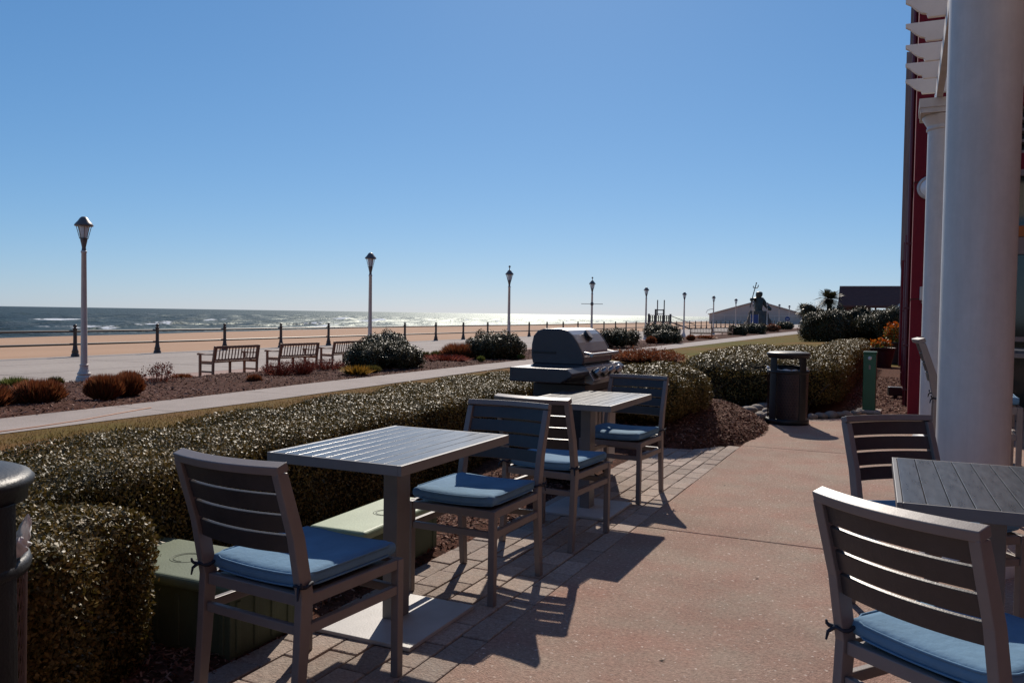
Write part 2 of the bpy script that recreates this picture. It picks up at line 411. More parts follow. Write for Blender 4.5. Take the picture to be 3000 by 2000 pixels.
# beach and sea
SH = [(-3000, -40), (-400, -60), (0, -73), (50, -77), (86, -84), (123, -91), (190, -99), (300, -108), (500, -120), (1500, -170), (4000, -200), (40000, -200)]
def shore(y): return float(np.interp(y, [p[0] for p in SH], [p[1] for p in SH]))
b = MB(); yv = [-3000, -400, -60] + list(range(-20, 300, 6)) + [340, 420, 500, 800, 1500, 4000, 20000]; ns = 22
vs = []
for yy in yv:
    for i in range(ns + 1):
        t = i / ns; x = -28.9 + (shore(yy) - 9 + 28.9) * t
        z = -.98 - .95 * t ** 1.2 - (.9 * max(0, t - .86) / .14) * .5
        z += .05 * math.sin(x * .45 + yy * .11) * math.sin(yy * .23 + 1) * math.sin(math.pi * t) + .03 * math.sin(x * 1.3 + yy * .5) * math.sin(math.pi * t)
        vs.append((x, yy, z))
w = ns + 1
b.add(vs, [(i * w + j, (i + 1) * w + j, (i + 1) * w + j + 1, i * w + j + 1) for i in range(len(yv) - 1) for j in range(ns)], True)
kind(b.build('beach', M['sand']), 'structure')

ms = bpy.data.materials.new('sea_water'); ms.use_nodes = True; nt = ms.node_tree; N = nt.nodes; L = nt.links
pb = N['Principled BSDF']; pb.inputs['Roughness'].default_value = .3; pb.inputs['Specular IOR Level'].default_value = .20
tc = N.new('ShaderNodeTexCoord')
def noise(scale, det, stretch, rough=.6):
    mp = N.new('ShaderNodeMapping'); mp.inputs['Scale'].default_value = stretch; mp.inputs['Rotation'].default_value = (0, 0, R(-8)); L.new(tc.outputs['Object'], mp.inputs[0])
    n = N.new('ShaderNodeTexNoise'); n.inputs['Scale'].default_value = scale; n.inputs['Detail'].default_value = det; n.inputs['Roughness'].default_value = rough; L.new(mp.outputs[0], n.inputs[0]); return n.outputs['Fac']
def math_(op, a, b_):
    n = N.new('ShaderNodeMath'); n.operation = op
    for i, q in enumerate((a, b_)):
        if isinstance(q, (int, float)): n.inputs[i].default_value = q
        else: L.new(q, n.inputs[i])
    return n.outputs[0]
h = math_('ADD', math_('MULTIPLY', noise(.10, 5, (1, .45, 1)), 2.2), math_('MULTIPLY', noise(.7, 4, (1, .5, 1)), .55))
bu = N.new('ShaderNodeBump'); bu.inputs['Strength'].default_value = .62; bu.inputs['Distance'].default_value = 1.0
L.new(h, bu.inputs['Height']); L.new(bu.outputs[0], pb.inputs['Normal'])
pb.inputs['Specular IOR Level'].default_value = 0.
fr = N.new('ShaderNodeFresnel'); fr.inputs[0].default_value = 1.33; L.new(bu.outputs[0], fr.inputs[1])
gl = N.new('ShaderNodeBsdfGlossy'); gl.inputs['Color'].default_value = (.26, .28, .27, 1); gl.inputs['Roughness'].default_value = .31; L.new(bu.outputs[0], gl.inputs['Normal'])
at = N.new('ShaderNodeAttribute'); at.attribute_name = 'foam'
fm = N.new('ShaderNodeMapRange'); L.new(math_('ADD', at.outputs['Fac'], math_('MULTIPLY', math_('SUBTRACT', noise(.8, 5, (1, .35, 1), .7), .5), 1.3)), fm.inputs[0])
fm.inputs[1].default_value = .52; fm.inputs[2].default_value = .68
caps = N.new('ShaderNodeMapRange'); L.new(noise(.16, 8, (1, .22, 1), .75), caps.inputs[0]); caps.inputs[1].default_value = .63; caps.inputs[2].default_value = .70
fo = math_('MAXIMUM', fm.outputs[0], math_('MULTIPLY', caps.outputs[0], .8))
cr = N.new('ShaderNodeValToRGB'); L.new(math_('ADD', math_('MULTIPLY', noise(.03, 4, (1, .3, 1)), .6), math_('MULTIPLY', noise(.13, 5, (1, .35, 1), .7), .4)), cr.inputs[0])
cr.color_ramp.elements[0].position = .38; cr.color_ramp.elements[1].position = .62
cr.color_ramp.elements[0].color = (.003, .010, .009, 1); cr.color_ramp.elements[1].color = (.024, .050, .044, 1)
mx = N.new('ShaderNodeMix'); mx.data_type = 'RGBA'; L.new(fo, mx.inputs[0]); L.new(cr.outputs[0], mx.inputs[6]); mx.inputs[7].default_value = (.75, .76, .76, 1)
L.new(mx.outputs[2], pb.inputs['Base Color'])
rg = N.new('ShaderNodeMapRange'); L.new(fo, rg.inputs[0]); rg.inputs[3].default_value = .26; rg.inputs[4].default_value = .9; L.new(rg.outputs[0], pb.inputs['Roughness'])
msx = N.new('ShaderNodeMixShader'); L.new(math_('MULTIPLY', fr.outputs[0], math_('SUBTRACT', 1., fo)), msx.inputs[0])
L.new(pb.outputs[0], msx.inputs[1]); L.new(gl.outputs[0], msx.inputs[2]); L.new(msx.outputs[0], N['Material Output'].inputs[0])

us = list(np.arange(-3, 110, 1.0)) + list(np.arange(111, 330, 2.5)) + [340, 360, 390, 430, 500, 600, 900, 1400, 2200, 4000, 8000, 16000, 30000]
yv = [-30000, -8000, -3000, -1200, -400, -120] + list(np.arange(-20, 460, 2.0)) + [480, 540, 640, 800, 1100, 1600, 2600, 4500, 9000, 20000, 40000]
vs = []; foam = []
wr = np.random.default_rng(5); WV = []
for k in range(14):
    lam = wr.uniform(5, 17); an = wr.normal(0, .55); WV.append((2 * math.pi / lam * math.cos(an), 2 * math.pi / lam * math.sin(an), wr.uniform(0, 6.28), 0.0072 * lam ** .95))
crest = [(5, .25, .9, 3.), (15, .62, 1.5, 5.), (30, .5, 1.6, 7.), (47, .75, 1.8, 9.), (72, .5, 2.2, 8.), (98, .35, 2.4, 8.)]
for yy in yv:
    sx = shore(yy)
    for u in us:
        z = -2.02; f = 0.
        if 4 < u < 330 and -60 < yy < 470: z += min(1, (u - 4) / 25) * min(1, (330 - u) / 90) * sum(A_ * math.sin(kx * u + ky * yy + ph) for kx, ky, ph, A_ in WV)
        near = 1.0 if u < 108 else 0.
        for k, (d0, A, wd, wob) in enumerate(crest):
            a = .5 + .5 * math.sin(yy * (.055 + .013 * k) + k * 1.9) * math.sin(yy * .021 + k)
            a = max(0, a) ** 1.3
            du = u - d0 - wob * math.sin(yy * .03 + k * 2.1) - .5 * wob * math.sin(yy * .083 + k)
            e = math.exp(-(du / wd) ** 2) if du > 0 else math.exp(-(du / (wd * .6)) ** 2)
            z += near * A * a * e
            br = max(0, a - .42) * 1.9
            if near: f = max(f, br * math.exp(-((du + .5) / (1.3 if k else 1.0)) ** 2), .62 * br * (math.exp(du / 5.) if du < 0 else 0))
        if near: f = max(f, .62 * math.exp(-((u - .6 - 1.2 * math.sin(yy * .12)) / 1.1) ** 2))
        vs.append((sx - u, yy, z)); foam.append(f)
w = len(us)
b = MB(); b.add(vs, [(i * w + j, (i + 1) * w + j, (i + 1) * w + j + 1, i * w + j + 1) for i in range(len(yv) - 1) for j in range(w - 1)], True)
sea = kind(b.build('sea', ms), 'structure')
a = sea.data.attributes.new('foam', 'FLOAT', 'POINT'); a.data.foreach_set('value', np.array(foam, dtype=np.float32))
for o_ in (sea, bpy.data.objects['beach'], bpy.data.objects['mulch_bed']):
    bm = bmesh.new(); bm.from_mesh(o_.data); bmesh.ops.recalc_face_normals(bm, faces=bm.faces)
    if sum(f.normal.z for f in bm.faces) < 0: bmesh.ops.reverse_faces(bm, faces=bm.faces)
    bm.to_mesh(o_.data); bm.free()
for nm in ('ground', 'lawn', 'dry_lawn', 'lawn_beside_hedge', 'garden_path'):
    me = bpy.data.objects[nm].data
    bm = bmesh.new(); bm.from_mesh(me)
    for f in bm.faces:
        if f.normal.z < 0: f.normal_flip()
    bm.to_mesh(me); bm.free()

# ------------------------------------------------------------------ vegetation
def leaf_quads(P, Nn, ln, wd, spread=.9, up=0.0, face=False):
    """one small pointed leaf (rhomb, slightly folded) at every point"""
    n = len(P)
    A = Nn + rng.normal(0, spread, (n, 3)); A[:, 2] += up
    if face:                       # blades turned outward, as on a clipped hedge
        A = np.cross(Nn + rng.normal(0, spread * .75, (n, 3)), rng.normal(0, 1, (n, 3))) + Nn * .25
    A /= np.linalg.norm(A, axis=1, keepdims=True) + 1e-9           # leaf axis
    B = np.cross(A, (Nn + rng.normal(0, .5, (n, 3))) if face else rng.normal(0, 1, (n, 3))); B /= np.linalg.norm(B, axis=1, keepdims=True) + 1e-9
    Cc = np.cross(A, B)
    l = ln * rng.uniform(.65, 1.3, (n, 1)); w = wd * rng.uniform(.7, 1.25, (n, 1)); fo = rng.uniform(.05, .35, (n, 1)) * w
    mid = P + A * l * .45
    return np.stack([P, mid + B * w * .5 + Cc * fo, P + A * l, mid - B * w * .5 + Cc * fo], 1).reshape(-1, 3)

def lump(P, amp, s, seed):
    a = seed * 1.37
    return amp * (np.sin(P[:, 0] * s + a) * np.sin(P[:, 1] * s * 1.1 + 2 * a) + np.sin(P[:, 2] * s * 1.3 + a) * .6 + np.sin(P[:, 0] * s * 2.3 - P[:, 1] * s * 2.1 + a) * .45)

def shell(n, hx, hy, hz, pw, amp=.03, s=5., seed=1, depth=.07, low=-.9):
    """points on a lumpy superellipsoid; returns points and outward normals, z from 0"""
    d = rng.normal(0, 1, (int(n * 1.6), 3))
    # spread evenly over the box-like faces
    f = rng.uniform(-1, 1, d.shape) * np.array([hx, hy, hz])
    ar = np.array([hy * hz, hx * hz, hx * hy]); k = rng.choice(3, len(f), p=ar / ar.sum())
    sg = rng.choice([-1., 1.], len(f)); hv = np.array([hx, hy, hz])
    f[np.arange(len(f)), k] = sg * hv[k]
    q = f / hv; nn = (np.abs(q) ** pw).sum(1, keepdims=True) ** (1 / pw)
    P = f / nn; q = P / hv
    Nn = np.sign(q) * np.abs(q) ** (pw - 1) / hv; Nn /= np.linalg.norm(Nn, axis=1, keepdims=True) + 1e-9
    keep = P[:, 2] > low * hz
    P = P[keep][:n]; Nn = Nn[keep][:n]
    stray = np.where(rng.random(len(P)) < .012, rng.random(len(P)) * depth * .45, 0)
    P = P + Nn * (lump(P, amp, s, seed) - rng.random(len(P)) ** 1.6 * depth + stray)[:, None]
    P[:, 2] += hz
    return P, Nn

def core(hx, hy, hz, pw, k, nu=28, nv=14, amp=.03, s=5., seed=1):
    b = MB()
    def fn(u, v):
        t, p = 2 * math.pi * u, math.pi * (v - .5)
        e = 2 / pw
        def sp(x): return math.copysign(abs(x) ** e, x)
        P = np.array([[hx * sp(math.cos(p)) * sp(math.cos(t)), hy * sp(math.cos(p)) * sp(math.sin(t)), hz * sp(math.sin(p))]])
        g = P[0] / np.array([hx, hy, hz]); g = g / (np.linalg.norm(g) + 1e-9)
        P = P[0] + g * (lump(P, amp, s, seed)[0] - k)
        return (P[0], P[1], max(P[2] + hz, .0))
    b.grid(nu, nv, fn)
    return b

def hedge(name, label, cat, loc, rz, hx, hy, hz, pw, n, ln, wd, leaf, k=.07, amp=.03, s=5., seed=1, group=None, depth=.08, low=-.9, stems=0, spread=.9, sprigs=0):
    t = thing(name, label, cat, loc, rz, group)
    P, Nn = shell(n, hx, hy, hz, pw, amp, s, seed, depth, low)
    V = leaf_quads(P, Nn, ln, wd, spread, face=True)
    quads('foliage', V, 4, M[leaf], t)
    core(hx, hy, hz, pw, k, amp=amp, s=s, seed=seed).build('twig_mass', M['core'], t)
    if stems or sprigs:
        b = MB()
        for i in range(stems):
            x, y = rng.uniform(-.8, .8) * hx, rng.uniform(-.8, .8) * hy
            b.tube([(x, y, 0), (x + rng.normal(0, .05), y + rng.normal(0, .05), hz * .5), (x + rng.normal(0, .1), y + rng.normal(0, .1), hz)], [.014, .01, .006], 5)
        for i in range(sprigs):
            x, y = rng.uniform(-.8, .8) * hx, rng.uniform(-.9, .9) * hy; z = 2 * hz - .03
            a = rng.normal(0, .06, 4)
            b.tube([(x, y, z), (x + a[0] * .5, y + a[1] * .5, z + .05), (x + a[0] * 1.5, y + a[1] * 1.5, z + rng.uniform(.05, .085))], [.0018, .0014, .0008], 4)
        b.build('stem', M['bark'], t)
    return t

# long clipped hedge beside the dining tables
hedge('clipped_hedge', 'long low clipped hedge running beside the pavers with a flat sunlit top', 'hedge', (-3.60, 4.85, -.05), R(4.5), .515, 4.3, .337, 8, 260000, .018, .011, 'hedgeleaf', k=.075, amp=.026, s=5, seed=2)
hedge('boxy_bush', 'small square clipped bush in the bottom left corner beside the near bin', 'bush', (-2.64, 1.77, -.02), R(20), .35, .36, .295, 5, 62000, .018, .0115, 'hedgeleaf', k=.07, amp=.02, s=8, seed=4)
hedge('rounded_bush', 'rounded clipped bush beside the grill above the bark mound', 'bush', (-2.46, 8.95, .16), 0, .55, .95, .30, 2.6, 34000, .026, .015, 'hedgeleaf', k=.08, amp=.03, s=6, seed=6)
# L-shaped hedge behind the far bin
t = thing('corner_hedge', 'wide L-shaped clipped hedge behind the far trash bin with bare lower stems', 'hedge', (-1.9, 14.5, 0))
Ps, Ns = [], []
for (cx, cy, hx, hy, n) in ((.02, 0, 1.13, 2.75, 66000), (.72, 6.0, .42, 4.0, 28000)):
    P, Nn = shell(n, hx, hy, .375, 5 if n > 40000 else 6, .035, 4.5, 3, .09, -.75)
    P += np.array([cx, cy, 0]); Ps.append(P); Ns.append(Nn)
quads('foliage', leaf_quads(np.vstack(Ps), np.vstack(Ns), .030, .018, face=True), 4, M['hedgeleaf'], t)
b = MB()
for (cx, cy, hx, hy) in ((.02, 0, 1.13, 2.75), (.72, 6.0, .42, 4.0)):
    c = core(hx, hy, .32, 5, .08, amp=.035, s=4.5, seed=3); b.add([(x + cx, y + cy, z + .08) for x, y, z in c.v], c.f, True)
b.build('twig_mass', M['core'], t)
for i in range(14):
    x, y = (rng.uniform(-1.05, .95), rng.uniform(-2.72, -2.3)) if i < 11 else (rng.uniform(.5, 1.0), rng.uniform(2.6, 3.5))
    b = MB(); b.tube([(x, y, 0), (x + rng.normal(0, .04), y + rng.normal(0, .04), .14), (x + rng.normal(0, .12), y + rng.normal(0, .06), .40)], [.017, .013, .008], 6)
    b.tube([(x, y, .05), (x + rng.normal(0, .1), y - .03, .22), (x + rng.normal(0, .16), y - .02, .38)], [.012, .009, .006], 6)
    b.build('stem', M['bark'], t)

def bush(name, label, cat, x, y, w, h, n, leaf, ln=.05, wd=.026, dy=None, seed=1, amp=.13, group=None, pw=2.4, spread=1.0, z=None):
    z = gz(x) if z is None else z
    return hedge(name, label, cat, (x, y, z - .02 + (.08 if -18 < x < -11.6 else 0)), rng.uniform(0, 3), w / 2, (dy or w) / 2, h / 2, pw, n, ln, wd, leaf, k=.16 * min(1, h), amp=amp, s=4.2 / max(.6, h), seed=seed, group=group, depth=.16 * min(1, h), spread=spread)

GB = 'dark rounded shrubs in the bark bed'
bush('rounded_shrub', 'largest dark shrub in the bark bed, hiding the end of the third bench', 'shrub', -13.4, 20.0, 2.25, .68, 18000, 'bushleaf', .055, .03, seed=3, group=GB)
bush('rounded_shrub', 'dark shrub wrapped round the foot of the second lamp post', 'shrub', -16.9, 25.4, 1.55, 1.0, 9000, 'darkleaf', .06, .034, seed=5, group=GB)
bush('rounded_shrub', 'dark lumpy shrub just left of the grill, below the third lamp post', 'shrub', -13.1, 26.6, 2.1, .92, 11000, 'bushleaf', .06, .034, seed=7, group=GB)
bush('rounded_shrub', 'grey green shrub just right of the grill lid', 'shrub', -12.6, 39.2, 1.85, .8, 7000, 'bushleaf', .075, .04, seed=9, group=GB)
bush('rounded_shrub', 'dark shrub standing behind another at the foot of the sixth lamp post', 'shrub', -16.2, 60.5, 2.4, 1.15, 5000, 'bushleaf', .10, .06, seed=10, group=GB)
bush('rounded_shrub', 'dark shrub in front of the one at the foot of the sixth lamp post', 'shrub', -12.5, 47.8, 1.75, .72, 6000, 'bushleaf', .08, .045, seed=11, group=GB)
for (x, y, w, h, s, lab) in ((-13.2, 75, 1.6, .85, 12, 'small far shrub left of the statue base, beside the path'), (-12.9, 82, 2.2, .85, 13, 'wide far shrub in front of the statue base'), (-13.3, 96, 1.6, .75, 14, 'low brown far shrub right of the statue base'), (-14.4, 117, 2.0, 1.15, 15, 'farthest shrub of the bark bed, at the left of the big shrubs by the path')):
    bush('rounded_shrub', lab, 'shrub', x, y, w, h, 2600, 'bushleaf' if s != 14 else 'rust', .13, .08, seed=s, group=GB)
bush('big_shrub', 'tall dark shrub at the end of the lawn, right where the path ends', 'shrub', -4.0, 53, 2.9, 1.75, 12000, 'bushleaf', .10, .058, dy=3, seed=21, amp=.26)
bush('big_shrub', 'tall shrub in the middle of the row before the brown roofed building', 'shrub', -2.3, 55, 2.9, 1.62, 11000, 'bushleaf', .10, .058, dy=3, seed=22, amp=.26)
bush('big_shrub', 'tallest dark shrub, touching the red hotel wall behind the planters', 'shrub', -.75, 52.5, 2.6, 1.75, 11000, 'bushleaf', .10, .058, dy=3, seed=23, amp=.26)
for (x, y, w, h, s, lab) in ((-6.4, 72, 2.2, 2.0, 31, 'first upright bushy sapling from the left behind the big shrubs'), (-5.3, 74, 1.4, 2.1, 32, 'middle upright bushy sapling behind the big shrubs'), (-3.3, 73, 2.2, 2.0, 33, 'upright bushy sapling right of the palm trunk')):
    bush('bushy_sapling', lab, 'sapling', x, y, w, h, 1500, 'bushleaf', .16, .09, seed=s, amp=.4, spread=1.6, z=0)

def tuft(name, label, cat, x, y, w, h, n, m, blade=.007, round_=True, lean=.5, group=None, dz=.05, flowers=None):
    """mound of thin upright stems; a dome when round_"""
    t = thing(name, label, cat, (x, y, gz(x) + dz), 0, group)
    a = rng.uniform(0, 2 * math.pi, n); r = np.sqrt(rng.random(n))
    bx, by = r * np.cos(a) * w * .5, r * np.sin(a) * w * .5
    hh = h * (np.sqrt(np.clip(1 - (r * .93) ** 4, 0, 1)) if round_ else np.ones(n)) * rng.uniform(.6, 1.08, n)
    base = np.stack([bx * .55, by * .55, np.zeros(n)], 1)
    tip = np.stack([bx + rng.normal(0, .08 * w * lean, n) + bx * lean * .3, by + rng.normal(0, .08 * w * lean, n) + by * lean * .3, hh], 1)
    s = rng.normal(0, 1, (n, 3)); s[:, 2] = 0; s /= np.linalg.norm(s, axis=1, keepdims=True); s *= blade
    mid = base * .45 + tip * .55; mid[:, :2] += (tip - base)[:, :2] * .12
    V = np.stack([base - s * .6, base + s * .6, mid + s, tip, mid - s], 1).reshape(-1, 3)
    if flowers:
        k = rng.choice(n, min(n, flowers[0]), replace=False)
        P = np.repeat(tip[k], 9, 0) + rng.normal(0, flowers[2], (9 * len(k), 3))
        q = leaf_quads(P, rng.normal(0, 1, P.shape), flowers[2] * 1.3, flowers[2]).reshape(-1, 4, 3)
        V = np.vstack([V, np.concatenate([q, (q[:, 3:4] + q[:, 0:1]) / 2], 1).reshape(-1, 3)])
    quads('stem_mass', V, 5, M[m], t)
    return t

G2 = 'rust brown mounds in the bark bed'
tuft('rust_mound', 'rust brown plant mound left of the first lamp post, nearest the left edge but one', 'garden plant', -12.62, 8.95, .72, .42, 4200, 'rust', .008, group=G2)
tuft('rust_mound', 'rust brown plant mound cut by the left edge of the photo', 'garden plant', -12.95, 8.25, .9, .38, 4200, 'rust', .008, group=G2)
tuft('rust_mound', 'larger of the two rust mounds just right of the first lamp post', 'garden plant', -12.4, 10.0, .58, .43, 4000, 'rust', .008, group=G2)
tuft('rust_mound', 'smaller right hand rust mound of the pair right of the first lamp post', 'garden plant', -12.72, 10.75, .54, .41, 3400, 'rust', .008, group=G2)
tuft('rust_mound', 'tiny round rust mound below the right end of the first bench', 'garden plant', -12.75, 14.05, .3, .2, 900, 'rust', .008, group=G2)
tuft('rust_mound', 'flat rust plant on the far side of the bed, right of the flower stems', 'garden plant', -16.0, 15.1, .5, .16, 900, 'rust', .01, group=G2)
tuft('rust_mound', 'round rust mound at the boardwalk edge right of the grill lid', 'garden plant', -15.0, 44.2, 1.0, .52, 1600, 'rust', .016, group=G2)
tuft('rust_mound', 'low rust mound between the grill lid and the grey green shrub', 'garden plant', -13.1, 38.2, 1.0, .3, 1400, 'rust', .014, group=G2)
tuft('rust_mound', 'rust mound right of the grey green shrub, by the fifth lamp post', 'garden plant', -12.9, 46.0, .55, .46, 900, 'rust', .016, group=G2)
tuft('rust_mound', 'small rust ball between the pair of dark shrubs and the far bench', 'garden plant', -12.5, 54, .55, .42, 900, 'rust', .018, group=G2)
tuft('rust_mound', 'wide flat rust patch below the far bench', 'garden plant', -12.9, 60.5, 1.5, .27, 900, 'rust', .02, group=G2)
tuft('tall_rust_grass', 'tall rust brown grass left of the lumpy shrub by the grill', 'garden plant', -14.1, 25.7, 1.15, .62, 2600, 'rust', .011, True)
tuft('ground_cover_plant', 'low red ground cover between the largest shrub and the tall rust grass', 'garden plant', -13.5, 23.7, 1.5, .28, 1800, 'redtwig', .011)
tuft('green_tuft', 'yellow green tuft at the boardwalk edge, far left', 'garden plant', -18.0, 12.2, .6, .27, 700, 'lime', .012)
tuft('dark_tuft', 'small dark spiky tuft left of the first lamp base', 'garden plant', -18.0, 13.2, .36, .22, 420, 'olive', .009)
tuft('dark_tuft', 'brown tuft touching the right side of the first lamp base', 'garden plant', -16.9, 13.4, .32, .22, 420, 'olive', .009)
tuft('green_red_plant', 'dark green and rust plant behind the pair of rust mounds', 'garden plant', -17.4, 14.75, .5, .27, 700, 'rust', .01)
tuft('dry_flower_bush', 'sparse pinkish stems with dried flower heads left of the first bench', 'garden plant', -14.5, 13.05, .62, .43, 80, 'redtwig', .005, True, .7, flowers=(70, 'redtwig', .028))
for x, y, w, h, lab in ((-13.7, 15.9, .62, .36, 'red twiggy shrub under the left end of the second bench'), (-13.5, 16.5, .55, .40, 'red twiggy shrub under the middle of the second bench'), (-14.3, 18.6, .8, .32, 'red twiggy shrub in front of the third bench')):
    tuft('red_twig_shrub', lab, 'garden plant', x, y, w, h, 260, 'redtwig', .006, True, 1.0, flowers=(160, 'redtwig', .02), group='red twiggy shrubs before the benches')
tuft('yellow_grass', 'arching yellow grass at the near foot of the largest shrub', 'garden plant', -12.1, 16.9, .56, .26, 420, 'yellow', .011, True, 1.6)
tuft('green_cushion_plant', 'small grey green cushion plant right of the yellow grass', 'garden plant', -12.35, 17.9, .46, .2, 900, 'olive', .01)
for x, y, w, lab in ((-17.0, 28.2, .5, 'left yellow green tuft in the gap between two dark shrubs'), (-17.1, 29.4, .55, 'middle yellow green tuft in the gap between two dark shrubs'), (-17.2, 30.8, .6, 'right yellow green tuft in the gap between two dark shrubs')):
    tuft('green_tuft', lab, 'garden plant', x, y, w, .28, 420, 'olive', .014, group='tufts at the boardwalk edge')
tuft('lime_plant', 'small bright lime plant at the foot of the lumpy shrub', 'garden plant', -12.5, 24.3, .26, .2, 260, 'lime', .012)
tuft('lime_plant', 'yellowish plant at the right foot of the lumpy shrub by the path', 'garden plant', -11.95, 26.3, .28, .17, 260, 'lime', .012)
tuft('orange_red_shrub', 'wide orange red shrub behind the grill and rounded bush on the lawn edge', 'garden plant', -7.2, 25.2, 1.9, .40, 2400, 'rust', .012, True, .8, dz=0, flowers=(500, 'rust', .035))

# grass blades along the strip of lawn between hedge and path and beyond
pts = []
for i in range(40000):
    y = 5 + 40 * rng.random() ** 1.6; u = rng.random(); x0, x1 = itp(pf, y) + .05, bed_edge(y)
    q = bedf(u, (y + 12) / 150); pts.append(q)
BEDPTS = pts
n = 60000
gx = rng.uniform(-9.98, -4.2, n); gy = 2 + 24 * rng.random(n) ** 1.3
gzv = np.interp(gx, [-10, -3], [-.3, 0]) - .012
h_ = rng.uniform(.015, .045, n); an = rng.uniform(0, 6.28, n); wv = .004 + .0003 * gy
b0 = np.stack([gx - np.cos(an) * wv, gy - np.sin(an) * wv, gzv], 1); b1 = np.stack([gx + np.cos(an) * wv, gy + np.sin(an) * wv, gzv], 1)
tp = np.stack([gx + rng.normal(0, .015, n), gy + rng.normal(0, .015, n), gzv + h_], 1)
kind(quads('lawn_grass', np.stack([b0, b1, tp], 1).reshape(-1, 3), 3, M['grass']), 'stuff')

# bark mulch under the hedge, along the wall and the mound
def chips(name, pts, ln=.028, wd=.008):
    n = len(pts); P = np.array(pts)
    A = rng.normal(0, 1, (n, 3)); A[:, 2] *= .35; A /= np.linalg.norm(A, axis=1, keepdims=True)
    B = np.cross(A, np.array([0, 0, 1.]) + rng.normal(0, .4, (n, 3))); B /= np.linalg.norm(B, axis=1, keepdims=True)
    l = ln * rng.uniform(.5, 1.5, (n, 1)); w = wd * rng.uniform(.5, 1.5, (n, 1))
    P = P + np.array([0, 0, .006]); k = np.cross(A, B) * .002
    V = np.stack([P - A * l * .5 - B * w * .5, P - A * l * .4 + B * w * .5, P + A * l * .5 + B * w * .4 + k, P + A * l * .45 - B * w * .5 + k], 1).reshape(-1, 3)
    return kind(quads(name, V, 4, M['chip']), 'stuff')

chips('bark_chips_in_bed', BEDPTS, .055, .018)
def mz(x, y): return -.015 + .012 * math.sin(x * 7 + y * 3) * math.sin(y * 5) + (.02 if x < -2.25 else 0)
b = MB(); b.grid(18, 60, lambda u, v: (-3.7 + 1.51 * u, -1.5 + 10 * v, mz(-3.7 + 1.51 * u, -1.5 + 10 * v)))
kind(b.build('mulch_under_hedge', M['mulch']), 'structure')
chips('bark_chips', [(x, y, mz(x, y)) for x, y in zip(rng.uniform(-2.95, -2.17, 11000), rng.uniform(.8, 6.2, 11000))])
def mound(x, y):
    d = math.hypot((x + 2.25) / .90, (y - 9.55) / 1.75)
    return max(0, 1 - d * d) ** .8 * .34 + .012 * math.sin(x * 9) * math.sin(y * 7) - .012
b = MB(); b.grid(30, 50, lambda u, v: (-3.1 + 1.75 * u, 7.95 + 3.6 * v, mound(-3.1 + 1.75 * u, 7.95 + 3.6 * v) if 0 < u < 1 and 0 < v < 1 else -.1))
kind(b.build('mulch_mound', M['mulch']), 'structure')
pts = [(x, y, mound(x, y)) for x, y in zip(rng.uniform(-2.9, -1.36, 9000), rng.uniform(8.0, 11.5, 9000)) if mound(x, y) > .0]
chips('bark_chips_on_mound', pts, .032, .01)
b = MB(); b.grid(10, 30, lambda u, v: (-3.2 + 4.5 * u, 11.2 + 14 * v, (.008 if -3.2 + 4.5 * u < -1.5 or 11.2 + 14 * v > 12.46 else -.03) if 0 < u < 1 and 0 < v < 1 else -.1))
o = b.build('mulch_by_wall', M['mulch']); kind(o, 'structure')
chips('bark_chips_by_wall', [(x, y, .012) for x, y in zip(rng.uniform(-.75, .1, 3500), rng.uniform(12.5, 20, 3500))], .04, .014)

# ------------------------------------------------------------------ dining chair
def curve_y(x, hw): return -.034 * (1 - (x / hw) ** 2)        # back bows away from the sitter
def back_y(z):                                                 # centre line of the rear leg / back stile
    return float(np.interp(z, [0, .2, .42, .60, .85], [-.262, -.243, -.226, -.262, -.345]))

